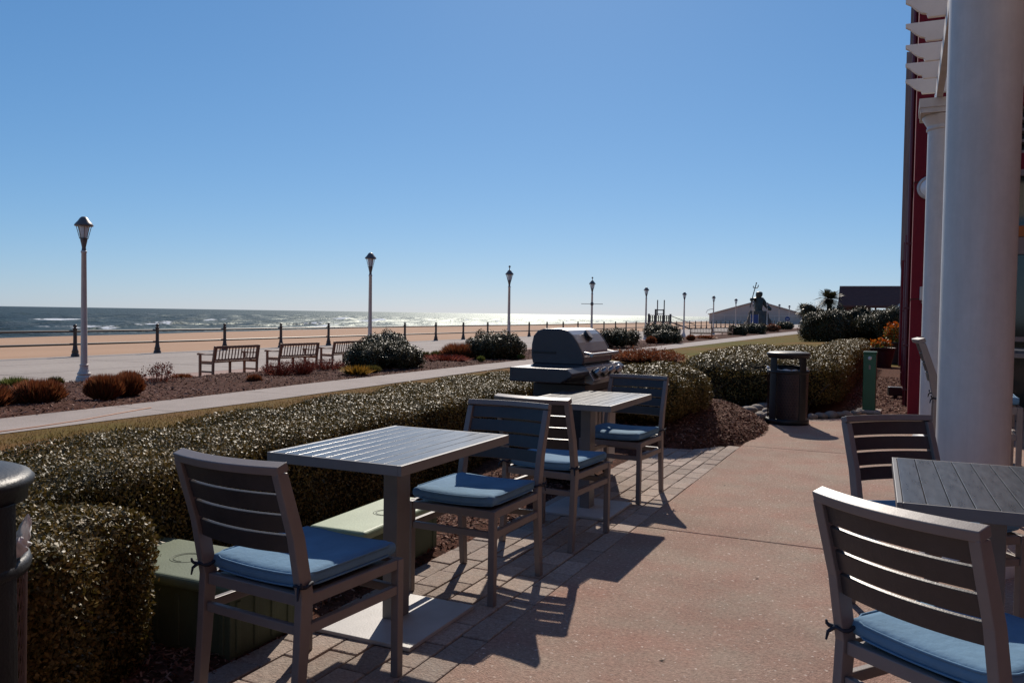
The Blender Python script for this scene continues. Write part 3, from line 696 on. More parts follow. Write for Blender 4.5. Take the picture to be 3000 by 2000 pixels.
def chair_parts(t, H=0.0, slatm='slat'):
    """H raises seat and stretchers for the bar-height version"""
    def zz(z): return z + H * min(1, z / .40) if z < .40 else z + H
    hw = .213
    for sgn in (-1, 1):
        zs = [0, .1, .22, .33, .42, .50, .60, .70, .78, .8065]
        dep = [.034, .037, .042, .046, .050, .050, .048, .045, .042, .040]
        fr = [(back_y(z) + d / 2, zz(z)) for z, d in zip(zs, dep)]; bk = [(back_y(z) - d / 2, zz(z)) for z, d in zip(zs, dep)]
        MB().prism(fr + bk[::-1], sgn * hw - .0145, sgn * hw + .0145, 'x').build('leg', M['frame'], t, .003, 2)
        MB().box(sgn * hw - .0155, sgn * hw + .0155, .215, .247, 0, zz(.418)).build('leg', M['frame'], t, .003, 2)
    # top rail between the stiles
    n = 14
    def rail(z0, z1, th, inset, dy=0.):
        b = MB(); vs = []; w = hw - inset
        for i in range(n + 1):
            x = -w + 2 * w * i / n
            for z, s in ((z0, -1), (z0, 1), (z1, 1), (z1, -1)):
                vs.append((x, back_y(z) + dy + curve_y(x, hw) + s * th / 2, zz(z) + s * th / 2 * .30))
        fs = [(0, 1, 2, 3), (n * 4 + 3, n * 4 + 2, n * 4 + 1, n * 4)]
        for i in range(n):
            for k in range(4):
                fs.append((i * 4 + k, (i + 1) * 4 + k, (i + 1) * 4 + (k + 1) % 4, i * 4 + (k + 1) % 4))
        return b.add(vs, fs)
    rail(.807, .833, .040, -.0145).build('top_rail', M['frame'], t, .003, 2, fixn=True)
    z = .804
    for i in range(4):
        rail(z - .0562, z, .012, .0145, .002).build('back_slat', M[slatm], t, .002, 2, fixn=True); z -= .0652
    # seat frame and stretchers
    b = MB()
    b.box(-hw + .0155, hw - .0155, .218, .243, zz(.383), zz(.418)); b.box(-hw + .0155, hw - .0155, -.240, -.212, zz(.383), zz(.42))
    for s in (-1, 1):
        b.box(s * hw - .0125, s * hw + .0125, -.205, .215, zz(.384), zz(.419))
    b.box(-hw + .02, hw - .02, -.2, .2, zz(.402), zz(.412))
    b.build('seat_frame', M['frame'], t, .003, 2)
    b = MB()
    zs_ = zz(.295)
    for s in (-1, 1):
        b.box(s * hw - .0115, s * hw + .0115, -.222, .216, zs_, zs_ + .032)
    b.box(-hw + .0155, hw - .0155, .2195, .2415, zs_, zs_ + .03); b.box(-hw + .0155, hw - .0155, -.245, -.225, zs_, zs_ + .03)
    b.build('stretcher', M['frame'], t, .003, 2)
    # cushion: flat box pad, soft edges, slight sag in the middle
    N_ = 26; w, d, hh = .213, .226, .028
    b = MB(); zc = zz(.42) + .029
    def surf(u, v, s):
        x, y = 2 * u - 1, 2 * v - 1
        m = max(abs(x), abs(y)); e = (1 - min(1, m) ** 14) ** .36
        sag = .010 * (x * x) - .003 + .004 * math.sin(5 * x + 2 * y) * math.sin(4 * y - x) * (1 - m)
        rnd = 1 - .018 * (abs(x * y)) ** 4
        return (x * w * rnd, .004 + y * d * rnd, zc + s * hh * e + sag + (.006 * (1 - x * x) * (1 - y * y) if s > 0 else 0))
    sq = lambda k: .5 + .5 * math.copysign(1 - (1 - abs(2 * k - 1)) ** 1.9, 2 * k - 1)
    b.grid(N_, N_, lambda u, v: surf(sq(u), sq(v), 1)); b.grid(N_, N_, lambda u, v: surf(sq(u), sq(v), -1), flip=True)
    cu = b.build('seat_cushion', M['cushion'], t, fixn=True)
    for p in cu.data.polygons: p.use_smooth = True
    b = MB()
    for s, dz in ((1, .0185), (-1, -.0165)):
        pth = []
        for k in range(61):
            a = 2 * math.pi * k / 60; x = max(-1, min(1, 1.28 * math.cos(a))); y = max(-1, min(1, 1.28 * math.sin(a)))
            pth.append((x * (w + .0005) * (1 - .018 * abs(x * y) ** 4), .004 + y * (d + .0005) * (1 - .018 * abs(x * y) ** 4), zc + dz + .010 * x * x - .003))
        b.tube(pth, .0035, 6)
    b.build('piping', M['cushion'], cu)
    for s in (-1, 1):                                           # straps round the stiles
        b = MB(); c = Vector((s * hw, back_y(.44), zz(.452)))
        b.tube([c + Vector((.022 * math.cos(a), .031 * math.sin(a), .004 * math.sin(3 * a))) for a in np.linspace(0, 2 * math.pi, 17)], .0055, 6)
        b.tube([c + Vector((s * .015, -.026, 0)), c + Vector((s * .024, -.034, .003)), c + Vector((s * .028, -.038, .008)), c + Vector((s * .029, -.040, .018))], [.007, .006, .005, .003], 6)
        b.tube([c + Vector((s * .01, -.03, 0)), c + Vector((s * .02, -.042, -.012)), c + Vector((s * .022, -.046, -.034))], [.006, .005, .003], 6)
        b.build('tie', M['tie'], t)

GC = 'slat back patio chairs with blue cushions'
def mk(x, y, deg, label, first=[None]):
    if first[0] is None:
        t = thing('patio_chair', label, 'chair', (x, y, 0), R(deg), GC); chair_parts(t); first[0] = t; return t
    return dup(first[0], (x, y, 0), R(deg), label, GC)
mk(-1.818, 2.255, -5, 'front left chair, its back to the camera, at the nearest left table')
mk(-1.81, 3.49, 178.5, 'chair facing the camera at the far end of the nearest left table')
mk(-1.79, 4.47, -4, 'chair with its back to the camera, at the farther left table')
mk(-1.805, 5.73, 177, 'farthest chair of the left row, facing the camera beside the grill')
mk(.186, 2.46, -36.5, 'large right foreground chair turned diagonally, its top rail glaring white')
mk(.145, 3.97, -142, 'dark diagonal chair between the right hand table and the nearest white column')

# bar stools behind the columns
t = thing('bar_stool', 'tall bar chair seen from the side, half hidden behind the nearest white column', 'bar stool', (.44, 6.28, 0), R(-90), 'tall bar chairs')
chair_parts(t, .325)
dup(t, (1.34, 8.78, 0), R(188), 'tall bar chair at the right edge, beyond the bar table', 'tall bar chairs')

# ------------------------------------------------------------------ slatted tables
def table(x, y, rz, label, first=[None]):
    if first[0] is not None: return dup(first[0], (x, y, 0), rz, label, 'slatted two seat tables')
    t = thing('dining_table', label, 'table', (x, y, 0), rz, 'slatted two seat tables'); first[0] = t
    hx, hy = .302, .442
    b = MB()
    b.box(-hx, -hx + .016, -hy, hy, .702, .7395); b.box(hx - .016, hx, -hy, hy, .702, .7395)
    b.box(-hx + .016, hx - .016, -hy, -hy + .012, .702, .7395); b.box(-hx + .016, hx - .016, hy - .012, hy, .702, .7395)
    b.build('table_frame', M['pole'], t, .0018, 2)
    b = MB(); n = 9; w = (2 * hx - .032) / n
    for i in range(n):
        x0 = -hx + .016 + i * w
        b.box(x0 + .0015, x0 + w - .0015, -hy + .0125, hy - .0125, .722, .740 - .0003 * (i % 3))
    b.build('table_top', M['tabletop'], t, .0009, 2)
    MB().box(-.20, .20, -.30, .30, .690, .7015).build('top_bracket', M['pole'], t)
    MB().box(-.034, .034, -.050, .050, .016, .690).build('pole', M['pole'], t, .003, 2)
    MB().box(-.232, .232, -.262, .262, .0, .016).build('base_plate', M['plate'], t, .003, 2)
    return t
table(-1.887, 2.925, 0, 'nearest left table, its grey slatted top whole in view, with a chair at each end')
table(-1.868, 5.19, 0, 'farther left table beside the grill, partly behind two chair backs')
table(.285, 3.17, R(1.6), 'right hand table cut by the photo edge, between two diagonal chairs')
t = thing('bar_table', 'tall bar table at the right edge behind the nearest white column', 'table', (1.2, 7.95, 0), 0)
b = MB()
for i in range(9): b.box(-.44 + i * .098, -.44 + i * .098 + .094, -.36, .36, 1.03, 1.052)
b.build('table_top', M['tabletop'], t, .002)
MB().box(-.46, .46, -.38, .38, .995, 1.0295).build('table_frame', M['pole'], t, .003); MB().box(-.055, .055, -.055, .055, .016, .995).build('pole', M['pole'], t, .003)
MB().box(-.27, .27, -.27, .27, 0, .016).build('base_plate', M['plate'], t, .003)

# ------------------------------------------------------------------ trash bins
def bin_parts(t):
    MB().lathe([(.03, .878), (.16, .874), (.226, .866), (.246, .858), (.256, .846), (.254, .832), (.242, .826), (.240, .795), (.228, .790)], 56).build('lid', M['binmetal'], t)
    for k in range(4):                                           # broad uprights, base to lid
        b = MB(); a0 = R(45 + 90 * k); n = 6; vs = []
        for i in range(n + 1):
            a = a0 + (i / n - .5) * .42
            for r_, z in ((.250, .02), (.244, .80), (.232, .80), (.238, .02)): vs.append((r_ * math.cos(a), r_ * math.sin(a), z))
        fs = [(0, 1, 2, 3), (n * 4 + 3, n * 4 + 2, n * 4 + 1, n * 4)]
        for i in range(n):
            for q in range(4): fs.append((i * 4 + q, (i + 1) * 4 + q, (i + 1) * 4 + (q + 1) % 4, i * 4 + (q + 1) % 4))
        b.add(vs, fs); b.build('post', M['binmetal'], t, .003, fixn=True)
    MB().lathe([(.150, .06), (.165, .58), (.176, .70), (.17, .70), (.158, .58), (.145, .06)], 40).build('inner_liner', M['dark'], t)
    b = MB(); b.lathe([(.215, .605), (.244, .612), (.25, .63), (.244, .648), (.23, .652), (.215, .645)], 56, cap=False)
    b.build('basket_rim', M['binmetal'], t)
    MB().lathe([(.20, .0), (.256, .0), (.256, .05), (.245, .065), (.20, .07)], 56, cap=False).build('base_ring', M['binmetal'], t)
    b = MB(); ns_ = 84                                           # expanded-metal wall: diagonal strands
    for k in range(ns_):
        for s in (1, -1):
            a0 = 2 * math.pi * k / ns_
            vs = []
            for i in range(7):
                a = a0 + s * i * .10; z = .062 + .55 * i / 6
                for da, dr in ((-.0085, 0), (.0085, .002)):
                    r_ = (.229 if s > 0 else .227) + .008 * (z / .6) + dr
                    vs.append((r_ * math.cos(a + da), r_ * math.sin(a + da), z))
            b.add(vs, [(i * 2, i * 2 + 1, i * 2 + 3, i * 2 + 2) for i in range(6)])
    b.build('mesh_basket', M['mesh'], t)
t = thing('trash_bin', 'round black trash bin in the bottom left corner, cut by the photo edge', 'trash bin', (-2.172, 1.217, 0), R(-30), 'round black trash bins')
bin_parts(t)
dup(t, (-1.262, 10.62, 0), R(7), 'round black trash bin standing on the far end of the patio before the corner hedge', 'round black trash bins')
def bag(x, y, label, k, knots):
    """liner folded over the rim of the basket, with crumpled ears"""
    b = MB()
    def fn(u, v):
        a = 2 * math.pi * u; cr = .006 * math.sin(a * 19 + k) + .005 * math.sin(a * 31 + 2 * k)
        if v < .5: r_, z = .190 + cr + .02 * v, .62 + .09 * v + .008 * math.sin(a * 7 + k)
        else: r_, z = .200 + cr - .03 * (v - .5), .665 - .05 * (v - .5) + .006 * math.sin(a * 11)
        return (r_ * math.cos(a), r_ * math.sin(a), z)
    b.grid(110, 6, fn)
    for a, rr_, h_ in knots:
        c = Vector((.222 * math.cos(a), 0.222 * math.sin(a), .655)); o_ = Vector((math.cos(a), math.sin(a), 0)); sd = Vector((-math.sin(a), math.cos(a), 0))
        def kf(u, v, c=c, o_=o_, sd=sd, rr_=rr_, h_=h_):
            an = 2 * math.pi * u; w = rr_ * (math.sin(math.pi * min(.98, .12 + v * .86)) ** .8) * (1 + .28 * math.sin(an * 5 + v * 9 + k) + .15 * math.sin(an * 9 - v * 6))
            return tuple(c + o_ * (.018 * v + w * .8 * math.cos(an)) + sd * (w * math.sin(an) + .012 * math.sin(v * 5)) + Vector((0, 0, h_ * v)))
        b.grid(22, 10, kf)
    o = b.build('trash_bag', M['bag']); o.location = (x, y, 0)
    return tag(o, label, 'bag')
bag(-2.172, 1.217, 'white plastic liner bag bulging out of the near trash bin', .4, ((.62, .026, .055), (.92, .017, .095), (3.4, .03, .05)))
bag(-1.262, 10.62, 'pale liner bag showing at the rim of the far trash bin', 2.0, ((-.35, .02, .04), (3.35, .02, .04)))

# ------------------------------------------------------------------ green fibreglass utility boxes
def ubox(x, y, rz, hx, hy, h, label, lidm='ubox'):
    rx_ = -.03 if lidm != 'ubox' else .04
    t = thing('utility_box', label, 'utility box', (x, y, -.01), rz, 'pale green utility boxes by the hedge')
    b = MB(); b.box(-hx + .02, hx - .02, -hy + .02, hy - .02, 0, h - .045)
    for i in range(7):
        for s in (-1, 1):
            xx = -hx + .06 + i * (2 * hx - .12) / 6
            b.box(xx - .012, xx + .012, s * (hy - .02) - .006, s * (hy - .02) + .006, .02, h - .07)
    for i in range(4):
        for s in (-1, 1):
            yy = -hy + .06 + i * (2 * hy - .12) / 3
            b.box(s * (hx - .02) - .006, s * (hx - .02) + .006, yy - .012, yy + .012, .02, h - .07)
    b.build('body', M['uboxshade'], t, .004)
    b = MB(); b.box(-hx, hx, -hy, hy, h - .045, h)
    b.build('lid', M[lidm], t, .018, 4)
    b = MB()
    for k in range(26):
        a = math.pi * 2 * k / 26 * .82
        b.cbox((rx_ + .052 * math.cos(a), .0 + .052 * math.sin(a), h + .0005), (.005, .009, .002), a)
    b.tube([(rx_ + .066 * math.cos(a), .0 + .066 * math.sin(a), h) for a in np.linspace(0, 6.28, 30)], .0018, 4)
    b.build('embossed_ring', M['uboxshade'], t)
    return t
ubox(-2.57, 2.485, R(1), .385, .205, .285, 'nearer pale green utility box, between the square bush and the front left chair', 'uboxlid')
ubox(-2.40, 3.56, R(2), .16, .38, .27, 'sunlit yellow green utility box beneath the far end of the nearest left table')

# ------------------------------------------------------------------ gas grill
t = thing('gas_grill', 'large stainless gas grill with closed lid and four knobs beside the hedge', 'grill', (-2.345, 6.17, 0), 0)
b = MB(); b.box(-.20, .22, -.345, .345, .07, .76); b.build('cart', M['grillcart'], t, .006)
for yy in (-.172, .172):
    d_ = MB().box(.2225, .236, yy - .168, yy + .168, .10, .70).build('door', M['steel'], t, .003)
    MB().tube([(.255, yy + (.13 if yy < 0 else -.13), .40), (.255, yy + (.13 if yy < 0 else -.13), .66)], .009, 8).build('handle', M['steel'], d_)
for xx in (-.16, .17):
    for yy in (-.30, .30):
        b = MB(); b.lathe([(.012, -.016), (.034, -.016), (.036, 0), (.034, .016), (.012, .016)], 18)
        b.v = [(xx + z, yy + y_, .036 + x_) for x_, y_, z in b.v]; b.build('wheel', M['dark'], t)
def shelf(y0, y1):
    b = MB(); b.prism([(-.225, .795), (.17, .795), (.255, .845), (.255, .865), (.215, .898), (-.225, .898)], y0, y1, 'y'); b.build('side_shelf', M['grillend'], t, .008, 3)
shelf(-.72, -.35); shelf(.35, .50)
MB().box(-.21, .212, -.345, .345, .765, .905).build('firebox', M['grillend'], t, .004)
b = MB(); b.prism([(.2125, .775), (.275, .765), (.293, .795), (.222, .895), (.2125, .895)], -.345, .345, 'y'); b.build('control_panel', M['steel'], t, .004)
for k in range(4):
    c = Vector((.263, -.245 + .163 * k, .842)); ax = Vector((.8, 0, .6))
    MB().tube([c - ax * .01, c + ax * .012], .038, 20).build('bezel', M['dark'], t)
    MB().tube([c + ax * .012, c + ax * .045, c + ax * .05], [.028, .025, .02], 20).build('knob', M['steel'], t)
lid = [(-.225, .905), (-.240, .97), (-.238, 1.06), (-.222, 1.13), (-.185, 1.172), (-.125, 1.19), (.02, 1.19), (.07, 1.178), (.115, 1.145), (.165, 1.08), (.205, 1.01), (.222, .965), (.222, .925), (.21, .905)]
lid = [(x * .92 - .005, .905 + (z - .905) * .94) for x, z in lid]
b = MB(); b.prism([(x * .985, .908 + (z - .905) * .985) for x, z in lid], -.305, .305, 'y'); b.build('lid', M['steel'], t, .006, 3)
for s in (-1, 1):
    b = MB(); b.prism(lid, s * .3055, s * .335, 'y') if s > 0 else b.prism(lid, -.335, -.3055, 'y'); e_ = b.build('lid_end_cap', M['grillend'], t, .010, 3)
    MB().box(-.215, -.02, s * .335 - .005, s * .335 + .007, .985, 1.002).build('slot', M['dark'], e_, .003)
b = MB(); b.tube([(.252, -.31, .982), (.252, .31, .982)], .014, 12)
for yy in (-.27, .27): b.tube([(.18, yy, .995), (.252, yy, .982)], .010, 8)
b.build('lid_handle', M['steel'], t)
c = Vector((.113, -.02, 1.116)); ax = Vector((.78, 0, .62))
MB().tube([c, c + ax * .022], .044, 24).build('gauge', M['dark'], t); MB().tube([c + ax * .0225, c + ax * .025], .036, 24).build('gauge_face', M['plate'], t)

# ------------------------------------------------------------------ small things at the end of the patio
t = thing('utility_pedestal', 'slim green utility pedestal with a white disc, beside the corner hedge', 'utility box', (-.41, 12.56, 0), R(-2))
MB().box(-.082, .082, -.075, .075, 0, .80).build('cabinet', M['green'], t, .008, 3)
MB().box(-.088, .088, -.081, .081, .80, .835).build('cap', M['green'], t, .008, 3)
b = MB(); b.lathe([(.001, 0), (.026, 0), (.026, .006), (.001, .006)], 20); b.v = [(x, -.0755 - z, .745 + y) for x, y, z in b.v]; b.build('white_disc', M['white'], t)
MB().box(-.012, .012, -.0825, -.0755, .59, .65).build('latch', M['rock'], t, .002)
b = MB(); b.box(-.16, .16, -.16, .16, -.01, .03); b.build('footing', M['path'], t, .01)

def stone(name, x, y, z, r, label, m, cat, group, box=False):
    b = MB()
    if box: b.cbox((0, 0, 0), (r * 2.2, r * 1.1, r * .9))
    else:
        sd = rng.uniform(0, 6)
        b.grid(14, 9, lambda u, v: tuple(np.array([math.cos(6.2832 * u) * math.sin(math.pi * v), math.sin(6.2832 * u) * math.sin(math.pi * v), -.62 * math.cos(math.pi * v)]) * r * (1 + .13 * math.sin(3 * 6.2832 * u + sd) * math.sin(math.pi * v) + .1 * math.sin(5 * v + sd))))
    o = b.build(name, M[m], None, .006 if box else 0); o.location = (x, y, z); o.rotation_euler = (rng.normal(0, .12), rng.normal(0, .12), rng.uniform(0, 3))
    return tag(o, label, cat, group)
k = 0
for x, y, r in ((-1.72, 10.75, .085), (-1.60, 10.55, .09), (-1.78, 11.0, .10), (-1.62, 10.95, .11), (-1.50, 10.80, .09), (-1.70, 11.25, .10), (-1.55, 11.20, .11), (-1.84, 11.4, .09), (-1.66, 11.55, .10), (-1.49, 11.48, .09), (-1.86, 10.78, .07), (-1.56, 11.0, .07), (-1.52, 10.62, .06)):
    stone('river_stone', x, y, .03 + .025 * (k % 3), r, 'rounded pale stone in the small heap left of the far trash bin', 'rock', 'stone', 'stones heaped left of the far bin'); k += 1
for x, y, r in ((-.93, 11.45, .075), (-.83, 11.62, .10), (-.66, 11.8, .09), (-.55, 12.05, .07), (-1.03, 11.3, .06), (-.73, 11.75, .065)):
    stone('river_stone', x, y, .02, r, 'rounded stone lying on the soil right of the far trash bin', 'rock', 'stone', 'stones right of the far bin')
for x, y, z in ((-1.72, 12.0, .05), (-1.50, 11.95, .05), (-1.62, 11.85, .13)):
    stone('loose_brick', x, y, z, .10, 'loose reddish brick stacked at the foot of the corner hedge behind the stones', 'brick', 'brick', 'loose bricks by the hedge', True)
t = thing('flood_light', 'small black ground flood light on the mulch at the foot of the red wall', 'light', (-.10, 14.9, 0), R(10))
MB().box(-.11, .11, -.08, .08, .05, .19).build('housing', M['dark'], t, .012, 3); MB().box(-.03, .03, -.03, .03, 0, .05).build('bracket', M['dark'], t)
# leaves and twigs blown on to the concrete
for x, y, a in ((-.78, 3.02, .4), (-.70, 2.55, 1.2), (-.98, 2.15, .3), (-1.0, 2.02, 2.0), (-1.2, 6.4, 1), (-.9, 7.7, 2), (-.4, 5.6, .7), (-1.36, 9.3, .2), (-1.3, 9.6, 2.2), (-.35, 10.9, 1.4), (-.62, 4.2, 2.9)):
    b = MB(); b.add([(-.013, 0, .003), (0, -.005, .002), (.014, .001, .006), (0, .006, .004)], [(0, 1, 2, 3)]); o = b.build('dry_leaf', M['bark'])
    o.location = (x, y, 0); o.rotation_euler = (0, 0, a); tag(o, 'tiny dark dry leaf lying on the bare concrete', 'leaf', 'dry leaves on the concrete')

# planters with orange flowers
def planter(x, y, r, h, label, nf, fh):
    t = thing('flower_planter', label, 'planter', (x, y, 0), 0, 'brown planters with orange flowers')
    MB().lathe([(r * .72, 0), (r * .80, h * .3), (r * .95, h * .8), (r, h * .93), (r * 1.05, h * .94), (r * 1.05, h), (r * .93, h), (r * .9, h * .9)], 28).build('pot', M['terracotta'], t)
    P = rng.normal(0, 1, (nf, 3)); P /= np.linalg.norm(P, axis=1, keepdims=True); P = P * np.array([r * .85, r * .85, fh * .5]) * rng.uniform(.5, 1, (nf, 1)); P[:, 2] += h + fh * .5
    quads('leaves', leaf_quads(P - np.array([0, 0, fh * .18]), rng.normal(0, 1, P.shape), .09, .05), 4, M['lime'], t)
    quads('flowers', leaf_quads(P * np.array([1.03, 1.03, 1]) + np.array([0, 0, .02]), rng.normal(0, 1, P.shape), .075, .06), 4, M['flower'], t)
planter(-.55, 24.6, .36, .52, 'nearer brown planter with a small orange flower clump, behind the corner hedge', 160, .22)
planter(-.22, 27.0, .38, .62, 'taller brown planter full of orange flowers against the red wall', 420, .6)

# ------------------------------------------------------------------ promenade lamps
def lamp_parts(t, finial, arms=0):
    MB().lathe([(.20, 0), (.20, .10), (.185, .125), (.19, .15), (.165, .18), (.15, .21), (.165, .225), (.165, .245), (.135, .28), (.105, .36), (.098, .42), (.108, .43), (.108, .455), (.088, .465)], 16, smooth=False).build('base', M['lamp'], t)
    MB().lathe([(.083, .46), (.072, 1.6), (.060, 3.12), (.072, 3.13), (.072, 3.17), (.058, 3.18)], 16).build('post', M['lamp'], t)
    MB().lathe([(.058, 3.18), (.05, 3.23), (.048, 3.26), (.062, 3.33), (.082, 3.42), (.085, 3.46), (.07, 3.47)], 16).build('neck', M['bronze'], t)
    c = MB()
    for k in range(8):
        a = 2 * math.pi * k / 8 + .2
        c.tube([(.095 * math.cos(a), .095 * math.sin(a), 3.47), (.125 * math.cos(a), .125 * math.sin(a), 3.58), (.17 * math.cos(a), .17 * math.sin(a), 3.75)], .009, 5)
    c.lathe([(.085, 3.455), (.105, 3.46), (.105, 3.475), (.085, 3.48)], 16, cap=False)
    c.build('cage', M['bronze'], t)
    MB().lathe([(.06, 3.475), (.085, 3.52), (.105, 3.62), (.125, 3.76)], 16).build('lamp_glass', M['frost'], t)
    MB().lathe([(.20, 3.755), (.222, 3.765), (.22, 3.79), (.19, 3.83), (.135, 3.89), (.09, 3.955), (.05, 3.985), (.01, 3.99)], 20).build('lamp_roof', M['bronze'], t)
    if finial:
        b = MB(); b.lathe([(.03, 3.98), (.02, 4.06), (.018, 4.10), (.045, 4.125), (.06, 4.16), (.045, 4.195), (.01, 4.215)], 14); b.build('finial', M['bronze'], t)
    if arms == 2:
        b = MB(); b.tube([(-.72, 0, 2.52), (.72, 0, 2.52)], .018, 6); b.lathe([(.066, 2.42), (.1, 2.46), (.1, 2.58), (.066, 2.62)], 12, cap=False); b.build('banner_arm', M['bronze'], t)
    if arms == 1:
        MB().tube([(0, 0, 2.62), (-.35, -.1, 2.60), (-.62, -.2, 2.48), (-.75, -.26, 2.20)], [.04, .035, .03, .025], 6).build('side_arm', M['lamp'], t)
LY = [14.28, 26.55, 38.9, 51.5, 64.1, 76.7, 89.8, 102.8, 115.5, 128.3, 141.5, 154.5]
LL = ['nearest and tallest lamp post, at the left before the railing', 'second lamp post, rising out of a dark shrub beyond the third bench', 'third lamp post, left of the grill, topped by a ball finial',
      'fourth lamp post, with a thin cross bar for banners, behind the grill lid', 'fifth lamp post, left of the timber lookout', 'sixth lamp post, right of the timber lookout',
      'seventh lamp post, with a hooked side arm, left of the grey marquee', 'eighth lamp post, before the marquee gable', 'ninth lamp post, in front of the statue', 'tenth lamp post, just right of the statue', 'eleventh lamp post, before the right slope of the marquee', 'twelfth and farthest lamp post, behind a blue round sign']
base = {}
for i, (y, lab) in enumerate(zip(LY, LL)):
    key = (i in (2, 3), 2 if i == 3 else (1 if i == 6 else 0)); lab = 'pale ' + lab
    dy = 0
    p = (-18.42, y, -.61 + dy)
    if key in base: dup(base[key], p, 0, lab, 'promenade lamp posts'); continue
    t = thing('street_lamp', lab, 'street lamp', p, R(25) if i == 3 else 0, 'promenade lamp posts'); t.scale = (.98, .98, 1.035); lamp_parts(t, *key)
    base[key] = t
t = thing('round_sign', 'small blue round sign hung on the farthest lamp post', 'sign', (-18.6, 153.8, 1.1), 0)
b = MB(); b.lathe([(.01, -.03), (.42, -.03), (.42, .03), (.01, .03)], 24); b.v = [(x, z, y) for x, y, z in b.v]; b.build('disc', M['signblue'], t)
b = MB(); b.box(-.2, .2, -.036, -.031, -.04, .04); b.build('white_bar', M['white'], t)

# ------------------------------------------------------------------ railing along the beach side
t = thing('boardwalk_railing', 'dark iron railing with ball topped posts along the sea side of the boardwalk', 'railing', (-28.55, 0, -.6), 0)
pm = MB().lathe([(.15, 0), (.15, .07), (.12, .12), (.112, .16), (.128, .18), (.09, .28), (.070, .45), (.066, .9), (.066, 1.03), (.09, 1.045), (.09, 1.08), (.045, 1.10), (.04, 1.115), (.072, 1.15), (.072, 1.19), (.045, 1.225), (.005, 1.235)], 14)
p0 = pm.build('post', M['railing'], t); p0.location = (0, 21.75 - 3.87 * 5, 0)
for i in range(1, 60):
    c = p0.copy(); COL.objects.link(c); c.parent = t; c.location = (0, 21.75 - 3.87 * 5 + 3.87 * i, 0)
y1 = 21.75 - 3.87 * 5 + 3.87 * 59
for z in (.965, .475):
    MB().tube([(0, 21.75 - 3.87 * 5, z), (0, y1, z)], .042, 10).build('rail', M['railing'], t)

# ------------------------------------------------------------------ teak benches
def bench_parts(t):
    L_ = 1.80
    for y in (-L_ / 2 + .035, L_ / 2 - .035):
        MB().prism([(-.055, .0), (.0, .0), (.01, .40), (.085, .86), (.035, .87), (-.045, .42)], y - .03, y + .03, 'y', Matrix.Translation((.26, 0, 0))).build('rear_post', M['teak'], t, .004)
        MB().box(-.27, -.21, y - .03, y + .03, 0, .60).build('front_leg', M['teak'], t, .004)
        b = MB(); b.prism([(-.33, .60), (.26, .615), (.26, .65), (0, .635), (-.27, .66), (-.33, .645)], y - .035, y + .035, 'y'); b.build('armrest', M['teak'], t, .004)
        b = MB(); b.bar((-.22, y, .14), (.22, y, .14), .03, .05); b.bar((-.22, y, .38), (.22, y, .38), .03, .06); b.build('side_rail', M['teak'], t)
    b = MB()
    for i in range(5): b.box(-.28 + i * .105, -.28 + i * .105 + .085, -L_ / 2 + .07, L_ / 2 - .07, .415, .435)
    b.box(-.275, -.245, -L_ / 2 + .06, L_ / 2 - .06, .35, .413); b.build('seat', M['teak'], t, .003)
    b = MB()
    def bx(z): return .26 + np.interp(z, [.4, .86], [-.02, .06])
    b.bar((bx(.825), -L_ / 2 + .06, .825), (bx(.825), L_ / 2 - .06, .825), .035, .075)
    b.bar((bx(.47), -L_ / 2 + .06, .47), (bx(.47), L_ / 2 - .06, .47), .035, .055)
    n = 14
    for i in range(n):
        y = -L_ / 2 + .11 + (L_ - .22) * i / (n - 1)
        b.bar((bx(.48), y, .48), (bx(.81), y, .81), .034, .016, (1, 0, 0))
    b.build('backrest', M['teak'], t, .002)
    MB().box(.0, .05, -.03, .03, 0, .415).build('middle_leg', M['teak'], t)
GBN = 'wooden slat benches facing the sea'
t = thing('park_bench', 'first wooden bench from the left, standing clear at the boardwalk edge', 'bench', (-17.52, 18.28, -.6), 0, GBN); bench_parts(t); b0 = t
dup(b0, (-17.5, 21.0, -.6), R(-2), 'second wooden bench, in the middle of the near three, behind red twiggy shrubs', GBN)
dup(b0, (-17.6, 23.75, -.6), R(-1), 'third wooden bench, its right half hidden by the largest dark shrub', GBN)
dup(b0, (-15.0, 68.4, -.50), R(-75), 'left one of two small far benches below the hooked arm lamp', GBN)
dup(b0, (-14.1, 72.5, -.46), R(-75), 'right one of two small far benches below the hooked arm lamp', GBN)

# ------------------------------------------------------------------ far things on the promenade and beach
t = thing('bronze_statue', 'dark bronze figure with a tall staff on a rough rock base, far along the boardwalk', 'statue', (-20.6, 134, -.6), R(20))
b = MB(); nn_ = 26
b.grid(nn_, 10, lambda u, v: tuple(np.array([math.cos(6.2832 * u), math.sin(6.2832 * u), 0]) * (2.15 - 1.0 * v) * (1 + .16 * math.sin(5 * 6.28 * u + 4 * v) + .1 * math.sin(11 * u * 6.28 - 9 * v)) + np.array([0, 0, 2.9 * v])))
b.sphere((0, 0, 2.75), (1.0, 1.0, .35)); b.build('rock_base', M['rockbase'], t)
me = bpy.data.meshes.new('figure')
jv = [(0, 0, 2.7), (0, 0, 3.5), (0, 0, 4.35), (.02, 0, 4.9), (.1, -.05, 5.5), (.1, -.1, 5.95),
      (-.55, 0, 4.75), (-.95, -.3, 4.55), (-1.35, -.5, 4.75), (.6, 0, 4.7), (1.0, .1, 4.0), (1.6, -.2, 3.25), (2.0, -.3, 3.1),
      (-.5, 0, 2.6), (.55, 0, 2.6)]
je = [(0, 1), (1, 2), (2, 3), (3, 4), (4, 5), (2, 6), (6, 7), (7, 8), (2, 9), (9, 10), (10, 11), (11, 12), (0, 13), (0, 14)]
me.from_pydata(jv, je, []); fo_ = link('figure', me, t); fo_.data.materials.append(M['statue'])
fo_.modifiers.new('skin', 'SKIN'); sv = me.skin_vertices[0].data
